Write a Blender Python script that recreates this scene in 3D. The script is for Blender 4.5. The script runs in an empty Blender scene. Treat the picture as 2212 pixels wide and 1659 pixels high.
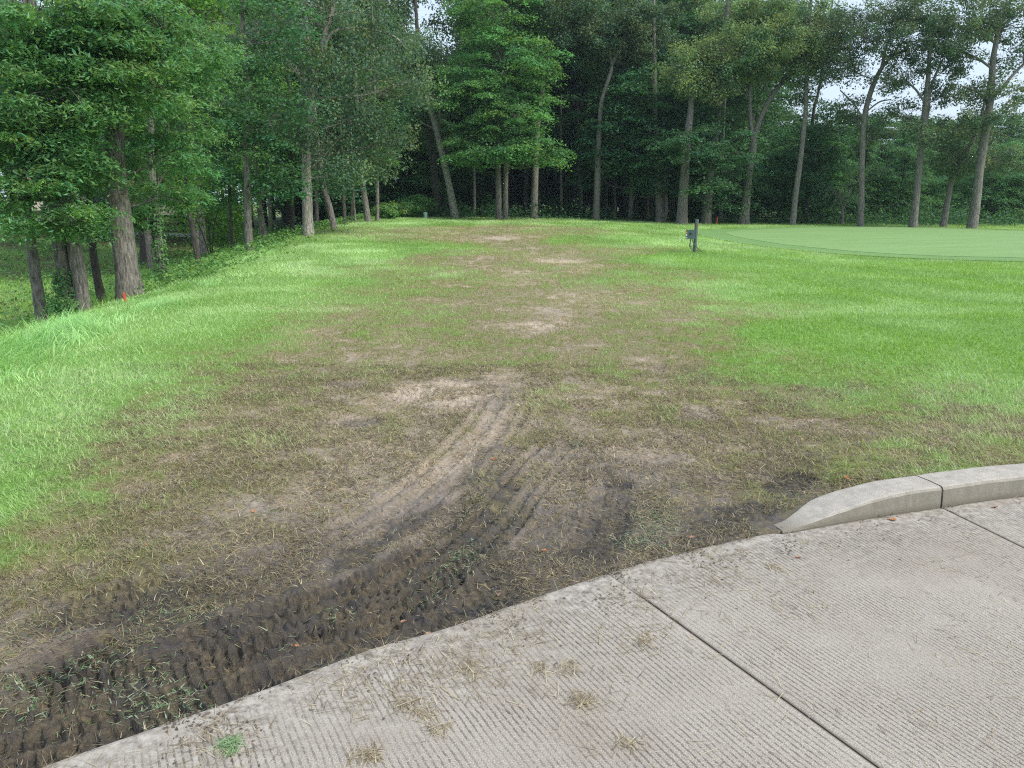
import bpy, math, random
import numpy as np
from math import radians, sin, cos, pi

# ------------------------------------------------------------------ camera, world, sun
sc = bpy.context.scene
COL = sc.collection
H = 1.6; PITCH = radians(13.5); FPX = 1659.0      # 2212 px wide reference frame
cam_d = bpy.data.cameras.new('camera'); cam = bpy.data.objects.new('camera', cam_d); COL.objects.link(cam)
cam_d.sensor_width = 36; cam_d.lens = 27.0; cam_d.clip_start = 0.05; cam_d.clip_end = 1500
cam.location = (0, 0, H); cam.rotation_euler = (pi/2 - PITCH, 0, 0)
sc.camera = cam

SUN_EL, SUN_AZ = radians(46), radians(118)          # azimuth clockwise from +Y: from the right, slightly behind the camera
w = bpy.data.worlds.new('World'); sc.world = w; w.use_nodes = True
nt = w.node_tree; bg = nt.nodes['Background']
sky = nt.nodes.new('ShaderNodeTexSky'); sky.sky_type = 'NISHITA'; sky.sun_disc = False
sky.sun_elevation = SUN_EL; sky.sun_rotation = SUN_AZ
sky.air_density = 1.0; sky.dust_density = 5.0; sky.ozone_density = 1.0; sky.altitude = 200
# thin even cloud veil over the sky
veil = nt.nodes.new('ShaderNodeMix'); veil.data_type = 'RGBA'; veil.inputs['Factor'].default_value = 0.5
veil.inputs['B'].default_value = (9.6, 11.4, 13.6, 1)
nt.links.new(sky.outputs[0], veil.inputs['A']); nt.links.new(veil.outputs['Result'], bg.inputs[0]); bg.inputs[1].default_value = 0.080
sd = bpy.data.lights.new('sun', 'SUN'); sd.energy = 2.4; sd.angle = radians(10); sd.color = (1.0, 0.95, 0.86)
so = bpy.data.objects.new('sun', sd); COL.objects.link(so)
so.rotation_euler = (pi/2 - SUN_EL, 0, pi - SUN_AZ)
sc.view_settings.view_transform = 'Standard'; sc.view_settings.look = 'None'
sc.view_settings.exposure = 0.75; sc.view_settings.gamma = 1; sc.view_settings.use_curve_mapping = False
sc.cycles.max_bounces = 6; sc.cycles.diffuse_bounces = 3; sc.cycles.glossy_bounces = 2
sc.cycles.transmission_bounces = 4; sc.cycles.volume_bounces = 0; sc.cycles.transparent_max_bounces = 4
sc.cycles.use_denoising = False; sc.cycles.filter_width = 1.15; sc.cycles.use_adaptive_sampling = False
try: sc.cycles.denoiser = 'OPENIMAGEDENOISE'
except Exception: pass
sc.cycles.caustics_reflective = False; sc.cycles.caustics_refractive = False

RNG = np.random.default_rng(7)
random.seed(7)

# ------------------------------------------------------------------ helpers: noise, terrain, pixel rays
_tabs = [np.random.default_rng(100+i).random((256, 256)) for i in range(8)]
def vn(x, y, s=0):
    t = _tabs[s % 8]
    xi = np.floor(x).astype(int); yi = np.floor(y).astype(int)
    fx = x - xi; fy = y - yi; fx = fx*fx*(3-2*fx); fy = fy*fy*(3-2*fy)
    a = t[xi & 255, yi & 255]; b = t[(xi+1) & 255, yi & 255]; c = t[xi & 255, (yi+1) & 255]; d = t[(xi+1) & 255, (yi+1) & 255]
    return (a*(1-fx)+b*fx)*(1-fy) + (c*(1-fx)+d*fx)*fy
def fbm(x, y, s=0, o=4, r=0.5):
    v = 0; a = 1; tot = 0
    for k in range(o):
        v = v + a*vn(x*2**k+17.3*k, y*2**k-9.1*k, s+k); tot += a; a *= r
    return v/tot
def sm(x, a, b):
    t = np.clip((x-a)/(b-a), 0, 1); return t*t*(3-2*t)

XE_Y = [0, 4, 7.5, 10, 13, 20, 31, 40, 48, 60, 90, 200]; XE_X = [-5.6, -5.0, -5.0, -5.2, -5.6, -6.7, -8.2, -8.1, -8.0, -9, -12, -20]
def xedge(y): return np.interp(y, XE_Y, XE_X)
VS = [-1, 0, 2, 4.6, 9, 14, 20, 28, 34, 50, 90, 200]; VZ = [0, -.04, -.45, -1.25, -1.95, -2.15, -1.75, -.35, .25, .6, 1.4, 2.5]
def terrain(x, y):
    x = np.asarray(x, float); y = np.asarray(y, float)
    rise = sm(y, 9, 52)*(0.52 - 0.34*sm(x, 1, 12) - 0.12*sm(x, 12, 30) + 0.16*sm(-x, 2, 8))
    s = xedge(y) - x
    amp = 1 - 0.55*sm(y, 38, 70)
    v = np.interp(s, VS, VZ)
    v = np.where(v < 0, v*amp, v)
    und = 0.05*(fbm(x*0.22, y*0.22, 2, 3)-0.5)*sm(y, 5, 12)
    return rise*(1-0.6*sm(s, 0, 12)) + v + und

def ray(px, py):
    x = (px-1106)/FPX; u = (829.5-py)/FPX
    return x, cos(PITCH)+u*sin(PITCH), -sin(PITCH)+u*cos(PITCH)
def pt(px, py, D):
    x, dy, dz = ray(px, py); t = D/dy
    return np.array([x*t, D, H+dz*t])
def at(px, py):
    x, dy, dz = ray(px, py)
    t = np.concatenate([np.arange(1.2, 12, .01), np.arange(12, 140, .05)])
    f = H+dz*t - terrain(x*t, dy*t)
    i = int(np.argmax(f < 0)) if (f < 0).any() else len(t)-1
    return float(x*t[i]), float(dy*t[i])
def proj(x, y, z):
    c, s = cos(PITCH), sin(PITCH)
    f = y*c - (z-H)*s; u = y*s + (z-H)*c
    return 1106+FPX*x/f, 829.5-FPX*u/f

# ------------------------------------------------------------------ helpers: meshes and tags
def tag(o, label=None, cat=None, group=None, kind=None):
    if label: o['label'] = label
    if cat: o['category'] = cat
    if group: o['group'] = group
    if kind: o['kind'] = kind
    return o
def link(name, me, mat=None, parent=None):
    o = bpy.data.objects.new(name, me); COL.objects.link(o)
    if mat and me and not me.materials: me.materials.append(mat)
    if parent: o.parent = parent
    return o
def empty(name, loc=(0, 0, 0), rz=0):
    o = bpy.data.objects.new(name, None); COL.objects.link(o); o.location = loc; o.rotation_euler.z = rz
    o.empty_display_size = 0.2
    return o
def quads(name, V, Fq, tint=None, smooth=False, vattrs=None):
    V = np.asarray(V, np.float32).reshape(-1, 3); Fq = np.asarray(Fq, np.int32).reshape(-1, 4); n = len(Fq)
    me = bpy.data.meshes.new(name)
    me.vertices.add(len(V)); me.vertices.foreach_set('co', V.ravel())
    me.loops.add(4*n); me.loops.foreach_set('vertex_index', Fq.ravel())
    me.polygons.add(n); me.polygons.foreach_set('loop_start', np.arange(0, 4*n, 4, dtype=np.int32))
    me.polygons.foreach_set('use_smooth', np.full(n, bool(smooth)))
    if tint is not None:
        a = me.attributes.new('tint', 'FLOAT_COLOR', 'FACE')
        c = np.ones((n, 4), np.float32); c[:, :3] = tint; a.data.foreach_set('color', c.ravel())
    for k, v in (vattrs or {}).items():
        a = me.attributes.new(k, 'FLOAT_COLOR', 'POINT')
        c = np.ones((len(V), 4), np.float32); c[:, :3] = v; a.data.foreach_set('color', c.ravel())
    me.update(calc_edges=True)
    return me
def grid_faces(nu, nv, wrap=False):
    i = np.arange(nu-1)[:, None]; j = np.arange(nv if wrap else nv-1)[None, :]
    j2 = (j+1) % nv
    return np.stack([i*nv+j, i*nv+j2, (i+1)*nv+j2, (i+1)*nv+j], -1).reshape(-1, 4)

def resample(P, n):
    P = np.asarray(P, float)
    if len(P) == 2:
        t = np.linspace(0, 1, n)[:, None]; return P[0]*(1-t)+P[1]*t
    Q = np.vstack([2*P[0]-P[1], P, 2*P[-1]-P[-2]])
    out = []
    for s in np.linspace(0, len(P)-1-1e-6, n):
        k = int(s); t = s-k; p0, p1, p2, p3 = Q[k], Q[k+1], Q[k+2], Q[k+3]
        out.append(.5*((2*p1)+(-p0+p2)*t+(2*p0-5*p1+4*p2-p3)*t*t+(-p0+3*p1-3*p2+p3)*t**3))
    return np.array(out)
def tube(P, R, sides=8, rough=0.0, seed=0, closed=True):
    """verts, faces of a tapered tube along P"""
    P = np.asarray(P, float); n = len(P); R = np.broadcast_to(np.asarray(R, float), (n,)).copy()
    T = np.gradient(P, axis=0); T /= np.linalg.norm(T, axis=1)[:, None]+1e-9
    ref = np.array([0.0, 1, 0]) if abs(T[0][1]) < .9 else np.array([1.0, 0, 0])
    A = np.cross(T, ref); A /= np.linalg.norm(A, axis=1)[:, None]+1e-9; B = np.cross(T, A)
    th = np.linspace(0, 2*pi, sides, endpoint=False)
    rr = R[:, None]*np.ones(sides)
    if rough:
        g = np.random.default_rng(seed)
        ph = g.random(6)*6.28; L = np.arange(n)[:, None]
        rr = rr*(1+rough*(np.sin(3*th+ph[0]+L*.35)+.6*np.sin(5*th+ph[1]-L*.5)+.7*np.sin(2*th+ph[2]+L*.9)+g.normal(0, .5, rr.shape)))
    V = P[:, None]+rr[..., None]*(np.cos(th)[None, :, None]*A[:, None]+np.sin(th)[None, :, None]*B[:, None])
    return V.reshape(-1, 3), grid_faces(n, sides, True)
class MB:
    def __init__(s): s.V = []; s.F = []; s.T = []; s.n = 0
    def add(s, V, F, T=None):
        V = np.asarray(V, float).reshape(-1, 3); F = np.asarray(F).reshape(-1, 4)
        s.V.append(V); s.F.append(F+s.n); s.n += len(V)
        if T is not None: s.T.append(np.broadcast_to(T, (len(F), 3)))
        return s
    def box(s, lo, hi, M=None, T=None):
        x0, y0, z0 = lo; x1, y1, z1 = hi
        V = np.array([[x0,y0,z0],[x1,y0,z0],[x1,y1,z0],[x0,y1,z0],[x0,y0,z1],[x1,y0,z1],[x1,y1,z1],[x0,y1,z1]], float)
        if M is not None: V = V @ np.asarray(M).T
        return s.add(V, [[0,3,2,1],[4,5,6,7],[0,1,5,4],[1,2,6,5],[2,3,7,6],[3,0,4,7]], T)
    def mesh(s, name, smooth=False):
        return quads(name, np.vstack(s.V), np.vstack(s.F), np.vstack(s.T) if s.T else None, smooth)

# ------------------------------------------------------------------ helpers: materials
def newmat(name):
    m = bpy.data.materials.new(name); m.use_nodes = True; t = m.node_tree
    return m, t, t.nodes['Principled BSDF'], t.nodes['Material Output']
def N(t, k, **kw):
    n = t.nodes.new('ShaderNode'+k)
    for a, b in kw.items(): setattr(n, a, b)
    return n
def noise(t, vec, scale, detail=4, rough=.55):
    n = N(t, 'TexNoise'); n.inputs['Scale'].default_value = scale; n.inputs['Detail'].default_value = detail
    n.inputs['Roughness'].default_value = rough
    if vec is not None: t.links.new(vec, n.inputs['Vector'])
    return n.outputs['Fac']
def ramp(t, fac, stops):
    r = N(t, 'ValToRGB'); e = r.color_ramp.elements
    while len(e) < len(stops): e.new(.5)
    for i, (p, c) in enumerate(stops):
        e[i].position = p; e[i].color = (c, c, c, 1) if np.isscalar(c) else (*c, 1)
    t.links.new(fac, r.inputs[0]); return r.outputs[0]
def mixc(t, fac, a, b, mode='MIX'):
    m = N(t, 'Mix', data_type='RGBA', blend_type=mode)
    for k, v in (('Factor', fac), ('A', a), ('B', b)):
        if isinstance(v, (int, float)): m.inputs[k].default_value = v
        elif isinstance(v, tuple): m.inputs[k].default_value = (*v, 1)
        else: t.links.new(v, m.inputs[k])
    return m.outputs['Result']
def math_(t, op, a, b=0.0, c=None):
    m = N(t, 'Math', operation=op)
    for i, v in enumerate((a, b) if c is None else (a, b, c)):
        if isinstance(v, (int, float)): m.inputs[i].default_value = v
        else: t.links.new(v, m.inputs[i])
    return m.outputs[0]
def bump(t, h, strength, dist, p):
    b = N(t, 'Bump'); b.inputs['Strength'].default_value = strength; b.inputs['Distance'].default_value = dist
    t.links.new(h, b.inputs['Height']); t.links.new(b.outputs[0], p.inputs['Normal']); return b

def leaf_mat(name, col, trans=0.35, rough=0.5, objvar=0.0):
    m, t, p, out = newmat(name)
    at_ = N(t, 'Attribute', attribute_name='tint')
    c = mixc(t, 1.0, col, at_.outputs['Color'], 'MULTIPLY')
    if objvar:
        oi = N(t, 'ObjectInfo')
        v = math_(t, 'MULTIPLY_ADD', oi.outputs['Random'], 2*objvar, 1-objvar)
        cc = N(t, 'CombineColor'); t.links.new(v, cc.inputs[0]); t.links.new(v, cc.inputs[1]); t.links.new(v, cc.inputs[2])
        c = mixc(t, 1.0, c, cc.outputs[0], 'MULTIPLY')
    t.links.new(c, p.inputs['Base Color']); p.inputs['Roughness'].default_value = rough
    p.inputs['Specular IOR Level'].default_value = 0.3
    tr = N(t, 'BsdfTranslucent'); c2 = mixc(t, 1.0, c, (1.5, 1.5, 0.7), 'MULTIPLY'); t.links.new(c2, tr.inputs['Color'])
    mx = N(t, 'MixShader'); mx.inputs[0].default_value = trans
    t.links.new(p.outputs[0], mx.inputs[1]); t.links.new(tr.outputs[0], mx.inputs[2]); t.links.new(mx.outputs[0], out.inputs['Surface'])
    return m
def bark_mat(name, dark, light, sc_=1.0, moss=0.25):
    m, t, p, out = newmat(name)
    tc = N(t, 'TexCoord'); mp = N(t, 'Mapping'); mp.inputs['Scale'].default_value = (26*sc_, 26*sc_, 5.5*sc_)
    t.links.new(tc.outputs['Object'], mp.inputs['Vector'])
    f = noise(t, mp.outputs[0], 1.0, 6, .65)
    big = noise(t, tc.outputs['Object'], 1.3, 4)
    c = ramp(t, f, [(.36, dark), (.5, tuple((np.array(dark)+np.array(light))/2)), (.66, light)])
    c = mixc(t, ramp(t, big, [(.5, 0.0), (.7, moss)]), c, (.10, .13, .05))
    p.inputs['Roughness'].default_value = .9; t.links.new(c, p.inputs['Base Color'])
    bump(t, f, 1.0, .05, p)
    return m
def plain(name, col, rough=.6, metal=0, nscale=20, var=.25):
    m, t, p, out = newmat(name)
    tc = N(t, 'TexCoord'); f = noise(t, tc.outputs['Object'], nscale, 5)
    a = tuple(max(0, c*(1-var)) for c in col); b = tuple(min(1, c*(1+var)) for c in col)
    t.links.new(mixc(t, f, a, b), p.inputs['Base Color']); p.inputs['Roughness'].default_value = rough
    p.inputs['Metallic'].default_value = metal
    return m

M = {}
M['maple'] = leaf_mat('maple leaves', (.125, .275, .090), .42)
M['dark_maple'] = leaf_mat('dark maple leaves', (.052, .135, .058), .38, .55, .25)
M['mid_maple'] = leaf_mat('mid green maple leaves', (.080, .190, .070), .38, .5, .3)
M['walnut'] = leaf_mat('walnut leaves', (.115, .250, .095), .42)
M['oak'] = leaf_mat('oak leaves', (.100, .165, .090), .38)
M['oak_light'] = leaf_mat('young oak leaves', (.175, .260, .120), .42)
M['elm'] = leaf_mat('elm leaves', (.100, .175, .098), .38)
M['yellow_leaf'] = leaf_mat('sunlit undergrowth leaves', (.12, .27, .05), .4)
M['fern'] = leaf_mat('ground cover leaves', (.13, .26, .08), .35)
M['blade'] = leaf_mat('grass blades', (1, 1, 1), .3, .45)
M['bark'] = bark_mat('grey bark', (.065, .060, .054), (.27, .25, .225))
M['bark_pale'] = bark_mat('pale bark', (.14, .13, .115), (.46, .43, .38))
M['bark_dark'] = bark_mat('dark bark', (.024, .022, .020), (.085, .075, .066))

# ------------------------------------------------------------------ lawn condition map (world polar table of health / wetness)
def qc(x, y): return np.arctan2(x, y)*3.0, np.log(np.maximum(np.hypot(x, y), .5))
#   px, py, green health, wet/dark soil
CP = [
 (700,480,1,.2),(900,480,1,.2),(1000,478,.85,.2),(1100,476,.75,.2),(1250,482,.85,.2),(1450,490,1,.2),(1700,560,1,.2),(2150,600,1,.2),(0,640,1,.2),(-300,800,1,.2),(-300,1200,1,.3),
 (600,560,1,.2),(750,540,1,.2),(900,540,.95,.2),(1000,540,.6,.2),(1090,515,.26,.1),(1060,495,.38,.1),(1140,500,.5,.1),(1130,535,.32,.1),(1210,590,.36,.1),(1060,560,.36,.2),(1200,560,.34,.0),(1250,520,.8,.2),(1330,540,.6,.1),(1400,600,.65,.1),(1400,520,.95,.2),(1500,560,.95,.2),
 (400,640,1,.2),(600,620,.95,.2),(750,620,.75,.2),(850,620,.6,.2),(1000,620,.45,.2),(1100,630,.35,.2),(1250,630,.4,.2),(1400,640,.4,.2),(1500,640,.55,.2),(1600,640,.92,.2),(1800,620,1,.2),(2100,640,1,.2),
 (250,720,1,.2),(450,700,.95,.2),(600,700,.7,.2),(750,700,.5,.3),(900,700,.45,.3),(1050,700,.35,.3),(1190,700,.22,.2),(1320,700,.35,.3),(1450,690,.35,.3),(1560,700,.6,.3),(1700,720,.95,.3),(1900,720,1,.3),(2150,720,1,.3),
 (100,820,1,.2),(300,820,.9,.2),(450,800,.65,.3),(600,800,.45,.3),(750,790,.38,.3),(900,790,.38,.3),(1050,790,.4,.3),(1200,790,.35,.3),(1350,790,.36,.3),(1500,780,.42,.3),(1650,790,.72,.3),(1800,800,.8,.3),(2000,790,.9,.3),(2180,790,.9,.3),
 (0,900,.97,.2),(150,900,.88,.2),(300,900,.65,.3),(450,900,.42,.3),(600,890,.3,.3),(740,860,.22,.25),(800,900,.2,.2),(950,850,.08,.05),(1080,850,.12,.3),(1180,860,.35,.3),(1350,870,.36,.3),(1500,850,.4,.3),(1650,870,.42,.35),(1800,870,.5,.3),(2000,880,.6,.3),(2180,870,.7,.3),
 (0,1000,.95,.3),(120,1000,.85,.3),(250,1000,.6,.3),(400,980,.4,.3),(550,980,.3,.3),(700,980,.2,.25),(850,950,.22,.3),(1000,960,.12,.25),(1100,940,.25,.35),(1220,960,.12,.35),(1380,950,.2,.3),(1500,960,.3,.35),(1650,960,.32,.4),(1800,960,.3,.4),(2000,960,.4,.4),(2180,950,.5,.4),
 (0,1100,.9,.3),(150,1100,.7,.4),(300,1080,.4,.4),(450,1060,.28,.4),(600,1050,.2,.35),(750,1040,.16,.3),(900,1060,.08,.3),(960,1000,.1,.2),(1050,1060,.16,.6),(1200,1050,.1,.5),(1330,1030,.1,.65),(1450,1050,.12,.55),(1550,1060,.16,.6),(1700,1030,.25,.6),(1850,1030,.4,.5),(2050,1010,.6,.4),(2200,990,.7,.4),
 (0,1200,.6,.4),(150,1180,.45,.5),(300,1160,.28,.5),(450,1150,.18,.5),(600,1140,.12,.5),(750,1120,.1,.4),(850,1140,.06,.4),(950,1130,.08,.6),(1080,1140,.1,.7),(1200,1150,.08,.75),(1330,1130,.12,.8),(1440,1110,.14,.7),(1520,1120,.06,.9),(1650,1100,.12,.8),
 (0,1300,.3,.55),(150,1290,.2,.6),(300,1280,.14,.7),(450,1250,.1,.7),(600,1230,.08,.7),(750,1220,.06,.7),(900,1220,.06,.8),(1000,1200,.14,.85),(1100,1230,.06,.9),(1250,1210,.08,.85),(1350,1190,.12,.85),
 (0,1420,.22,.6),(150,1400,.16,.8),(300,1380,.14,.9),(450,1350,.08,.9),(600,1330,.05,1),(750,1310,.04,1),(900,1330,.05,1),(1050,1290,.08,.95),
 (0,1500,.15,.85),(200,1480,.14,1),(400,1450,.06,1),(0,1620,.07,1),(200,1560,.05,1),(-200,1700,.05,1),(-200,1400,.3,.7),(500,1480,.03,1),(700,1420,.03,1)]
_cx, _cy, _cg, _cw = [], [], [], []
for px, py, g_, w_ in CP:
    X, Y = at(px, py); a, b = qc(X, Y); _cx.append(a); _cy.append(b); _cg.append(g_); _cw.append(w_)
_cx, _cy, _cg, _cw = map(np.array, (_cx, _cy, _cg, _cw))
_qa = np.linspace(-4.8, 4.8, 260); _qb = np.linspace(-.7, 4.4, 220)
QA, QB = np.meshgrid(_qa, _qb, indexing='ij')
_num = np.zeros(QA.shape); _nw = _num.copy(); _den = _num.copy()+1e-30
for a, b, g_, w_ in zip(_cx, _cy, _cg, _cw):
    # 1/r^4 weights
    d2 = (QA-a)**2+(QB-b)**2*6.0; k = 1/(d2+.004)**2.2
    _num += k*g_; _nw += k*w_; _den += k
GMAP = _num/_den; WMAP = _nw/_den
def lut(T, x, y):
    a, b = qc(x, y)
    u = np.clip((a-_qa[0])/(_qa[1]-_qa[0]), 0, len(_qa)-1.001); v = np.clip((b-_qb[0])/(_qb[1]-_qb[0]), 0, len(_qb)-1.001)
    i = u.astype(int); j = v.astype(int); fu = u-i; fv = v-j
    return (T[i, j]*(1-fu)+T[i+1, j]*fu)*(1-fv)+(T[i, j+1]*(1-fu)+T[i+1, j+1]*fu)*fv
# bare / dry patches : px,py,rx,ry, strength, wet
BP = [(965,845,95,22,1.2,-.4),(900,862,50,10,.8,0),(1040,860,60,22,.9,.1),(1240,823,22,7,1,0),(1268,878,28,10,1.1,-.1),(1515,890,36,16,1.3,-.1),(1490,903,24,7,1,0),(1718,918,34,10,1.1,0),
 (1420,797,18,9,.8,0),(770,912,45,12,.7,.4),(745,830,40,8,.6,.1),(800,965,30,8,.6,-.2),(1455,950,40,12,.8,0),(1450,990,60,14,.7,0),(1250,975,90,16,.7,.15),(1110,975,30,9,.9,.3),
 (1705,1050,45,18,1.2,.5),(1600,1110,60,18,1.0,.4),(950,1075,45,60,.6,-.2),(1070,920,30,35,.6,-.1),(1100,1040,22,10,.7,.2),(1330,1040,45,14,.6,.4),(1780,910,60,5,.5,0),(1650,905,70,6,.4,0),
 (1210,564,60,5,1.0,-.6),(1318,541,16,3,.8,-.6),(1085,514,40,4,.9,-.5),(1240,543,22,3,.7,-.5),(1450,655,110,7,.7,-.4),(1200,675,50,10,.5,-.2),(1190,490,60,2,.3,-.4),(860,590,60,4,.3,-.3),(1160,628,80,6,.5,-.1),(1010,652,30,5,.5,0),(1330,572,60,4,.5,-.3),(1060,555,40,12,.5,0)]
BPW = []
for px, py, rx, ry, s_, w_ in BP:
    c = at(px, py); r_ = at(px+rx, py); u_ = at(px, py-ry); d_ = at(px, py+ry)
    BPW.append((c[0], c[1], abs(r_[0]-c[0]), max(.03, abs(u_[1]-d_[1])/2), s_, w_))
WL = [(resample([(*at(*q), 0) for q in P], 60)[:, :2], hw, dw, dg) for P, hw, dw, dg in [
 ([(1065,960),(990,1030),(920,1090),(840,1150),(740,1220)], .085, .32, -.05), ([(1085,890),(1010,985),(920,1075),(800,1160)], .10, -.13, -.15),
 ([(-100,1600),(100,1560),(300,1490),(520,1420),(720,1350),(880,1280),(1000,1190)], .20, .16, -.15), ([(160,1470),(300,1400),(380,1370)], .12, .4, -.1),
 ([(1340,1030),(1330,1110),(1290,1170)], .09, .12, 0), ([(1100,1010),(1060,1080),(1000,1150)], .10, .25, 0), ([(60,1360),(200,1315),(400,1285)], .12, .25, 0)]]
def cond(x, y):
    n1 = fbm(x*1.3, y*1.3, 1, 5, .6)-.5; n2 = fbm(x*6, y*6, 3, 4, .6)-.5; n3 = fbm(x*25, y*25, 5, 2)-.5
    wx = x+.5*(fbm(x*.9, y*.5, 4, 3)-.5)*np.clip(y/8, .3, 3); wy = y+.6*(fbm(x*.8, y*.8, 6, 3)-.5)*np.clip(y/8, .2, 3)
    g = lut(GMAP, wx, wy); wet = lut(WMAP, x, y)
    mid = np.clip(4*g*(1-g), 0, 1)
    g = g+mid*(n1*.55+n2*.75)+n3*.2*mid
    wet = wet+.5*n1+.35*n2
    for P, hw, dw, dg in WL:
        lo = P.min(0)-4*hw; hi = P.max(0)+4*hw; k = np.where((x > lo[0]) & (x < hi[0]) & (y > lo[1]) & (y < hi[1]))[0]
        if not len(k): continue
        best = np.full(len(k), 1e9)
        for q in P: best = np.minimum(best, (x[k]-q[0])**2+(y[k]-q[1])**2)
        f = sm(1.3-np.sqrt(best)/hw+1.6*n2[k]+n1[k], 0, .8); wet[k] += dw*f; g[k] += dg*f
    for cx, cy, rx, ry, s_, w_ in BPW:
        k = (np.abs(x-cx) < 3.2*rx) & (np.abs(y-cy) < 3.2*ry)
        if k.any():
            q = ((x[k]-cx)/rx)**2+((y[k]-cy)/ry)**2
            q = (.38 if cy > 9 else 1)*sm(1.15-np.sqrt(q)+(n1[k]+n2[k]*1.2)*1.1, 0, .45)*s_
            g[k] -= q*.6; wet[k] += q*w_
    return np.clip(g, 0, 1), np.clip(wet, 0, 1)

# ------------------------------------------------------------------ road edge, kerb line
EDGE_PX = [(300,1580),(560,1490),(800,1400),(960,1355),(1150,1290),(1350,1225),(1500,1185),(1650,1153),(1700,1150),(1800,1132),(1900,1115),(2035,1095),(2120,1082),(2212,1071)]
def at0(px, py):
    x, dy, dz = ray(px, py); t = -H/dz; return np.array([x*t, dy*t])
E0 = [at0(*q) for q in EDGE_PX]
E0 = [np.array([-4.6, -.95]), np.array([-3.0, .62]), np.array([-2.1, 1.36]), at0(75, 1659)-np.array([.0, .0])]+E0+[np.array([3.9, 4.22]), np.array([5.4, 4.45]), np.array([8.5, 4.7]), np.array([14, 4.8])]
EDGE = resample([np.append(e, 0) for e in E0], 900)[:, :2]
def sd_edge(x, y):
    """signed distance (approx, along y) to the road edge: >0 lawn side"""
    return y-np.interp(x, EDGE[:, 0], EDGE[:, 1])

# ------------------------------------------------------------------ tyre tracks
def wpath(P, n=80): return resample([(*at0(*q), 0) for q in P], n)[:, :2]
TR = [ # path, half width, depth, lug, ribs
 (wpath([(-160,1640),(0,1600),(150,1560),(330,1495),(520,1430),(680,1375)], 90), .26, .021, 1.0, 0),
 (wpath([(-60,1520),(100,1470),(230,1420),(330,1385)], 60), .17, .055, .5, 0),
 (wpath([(330,1450),(450,1400),(600,1350),(740,1305),(860,1255),(940,1200),(1000,1165)], 90), .19, .030, .25, 3),
 (wpath([(560,1400),(700,1372),(820,1325),(900,1290),(960,1240),(1010,1195)], 60), .10, .022, .2, 2),
 (wpath([(60,1360),(170,1325),(280,1300),(420,1283)], 60), .19, .014, .9, 0),
 (wpath([(400,1540),(560,1478),(700,1425),(840,1370),(960,1310)], 70), .09, .016, .3, 1),
 (wpath([(700,1180),(820,1130),(930,1060),(1010,980),(1070,910),(1100,860)], 80), .20, .014, .25, 2),
 (wpath([(950,1220),(1060,1140),(1120,1060),(1180,990),(1220,950)], 60), .14, .016, .4, 2),
 (wpath([(715,915),(780,890),(850,862),(930,838)], 50), .16, .014, .2, 4),
 (wpath([(870,880),(930,885),(1000,880),(1060,868)], 50), .14, .012, .9, 0),
 (wpath([(1240,1230),(1300,1150),(1320,1070),(1335,1030)], 50), .13, .009, .6, 1),
 (wpath([(1140,1240),(1080,1260),(980,1290),(860,1350),(760,1390)], 60), .2, .014, .5, 2),
]
def tracks(x, y):
    h = np.zeros_like(x); msk = np.zeros_like(x)
    wob = .012*(fbm(x*14, y*14, 6, 3)-.5)
    for P, hw, dep, lug, ribs in TR:
        dep = dep*1.6
        lo = P.min(0)-.6; hi = P.max(0)+.6
        k = np.where((x > lo[0]) & (x < hi[0]) & (y > lo[1]) & (y < hi[1]))[0]
        if not len(k): continue
        xs, ys = x[k], y[k]; best = np.full(len(k), 1e9); U = np.zeros(len(k)); S = np.zeros(len(k)); L = 0; END = np.zeros(len(k))
        tot = np.linalg.norm(np.diff(P, axis=0), axis=1).sum()
        for a, b in zip(P[:-1], P[1:]):
            d = b-a; l = np.hypot(*d); t = np.clip(((xs-a[0])*d[0]+(ys-a[1])*d[1])/l**2, 0, 1)
            dx = xs-(a[0]+t*d[0]); dy_ = ys-(a[1]+t*d[1]); dd = dx*dx+dy_*dy_; m = dd < best
            best[m] = dd[m]; U[m] = (L+t*l)[m]; S[m] = np.sign(d[0]*dy_-d[1]*dx)[m]; L += l
        v = S*np.sqrt(best)/hw+wob[k]*3/hw*.3; av = np.abs(v); U = U+wob[k]*2
        fade = sm(U, 0, .25)*sm(tot-U, 0, .25)
        inside = sm(1.08-av, 0, .12)
        prof = -dep*inside
        if lug > .8:
            cu = np.abs(np.sin(pi*(U/.050+.5*np.floor(v*2.2+.5)+.6*v))); cv = np.abs(np.sin(pi*(v*2.2+.5)))
            prof += inside*dep*.95*np.maximum(1-sm(cu, .12, .42), .8*(1-sm(cv, .10, .34)))
        else:
            ph = 2*pi*(U/.052+av*.9+.5*(v > 0)); prof += inside*lug*dep*1.2*sm(np.sin(ph), -.15, .5)*(1-.8*np.exp(-(av/.06)**2))
        if ribs: prof += inside*dep*.95*sm(np.cos(2*pi*v*(ribs*.5+.5)), -.1, .6)*(.75+.25*np.sin(2*pi*U/.045+4*v))
        prof += dep*.5*np.exp(-((av-1.18)/.14)**2)
        h[k] += prof*fade; msk[k] = np.maximum(msk[k], fade*inside)
    return h, msk

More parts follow.
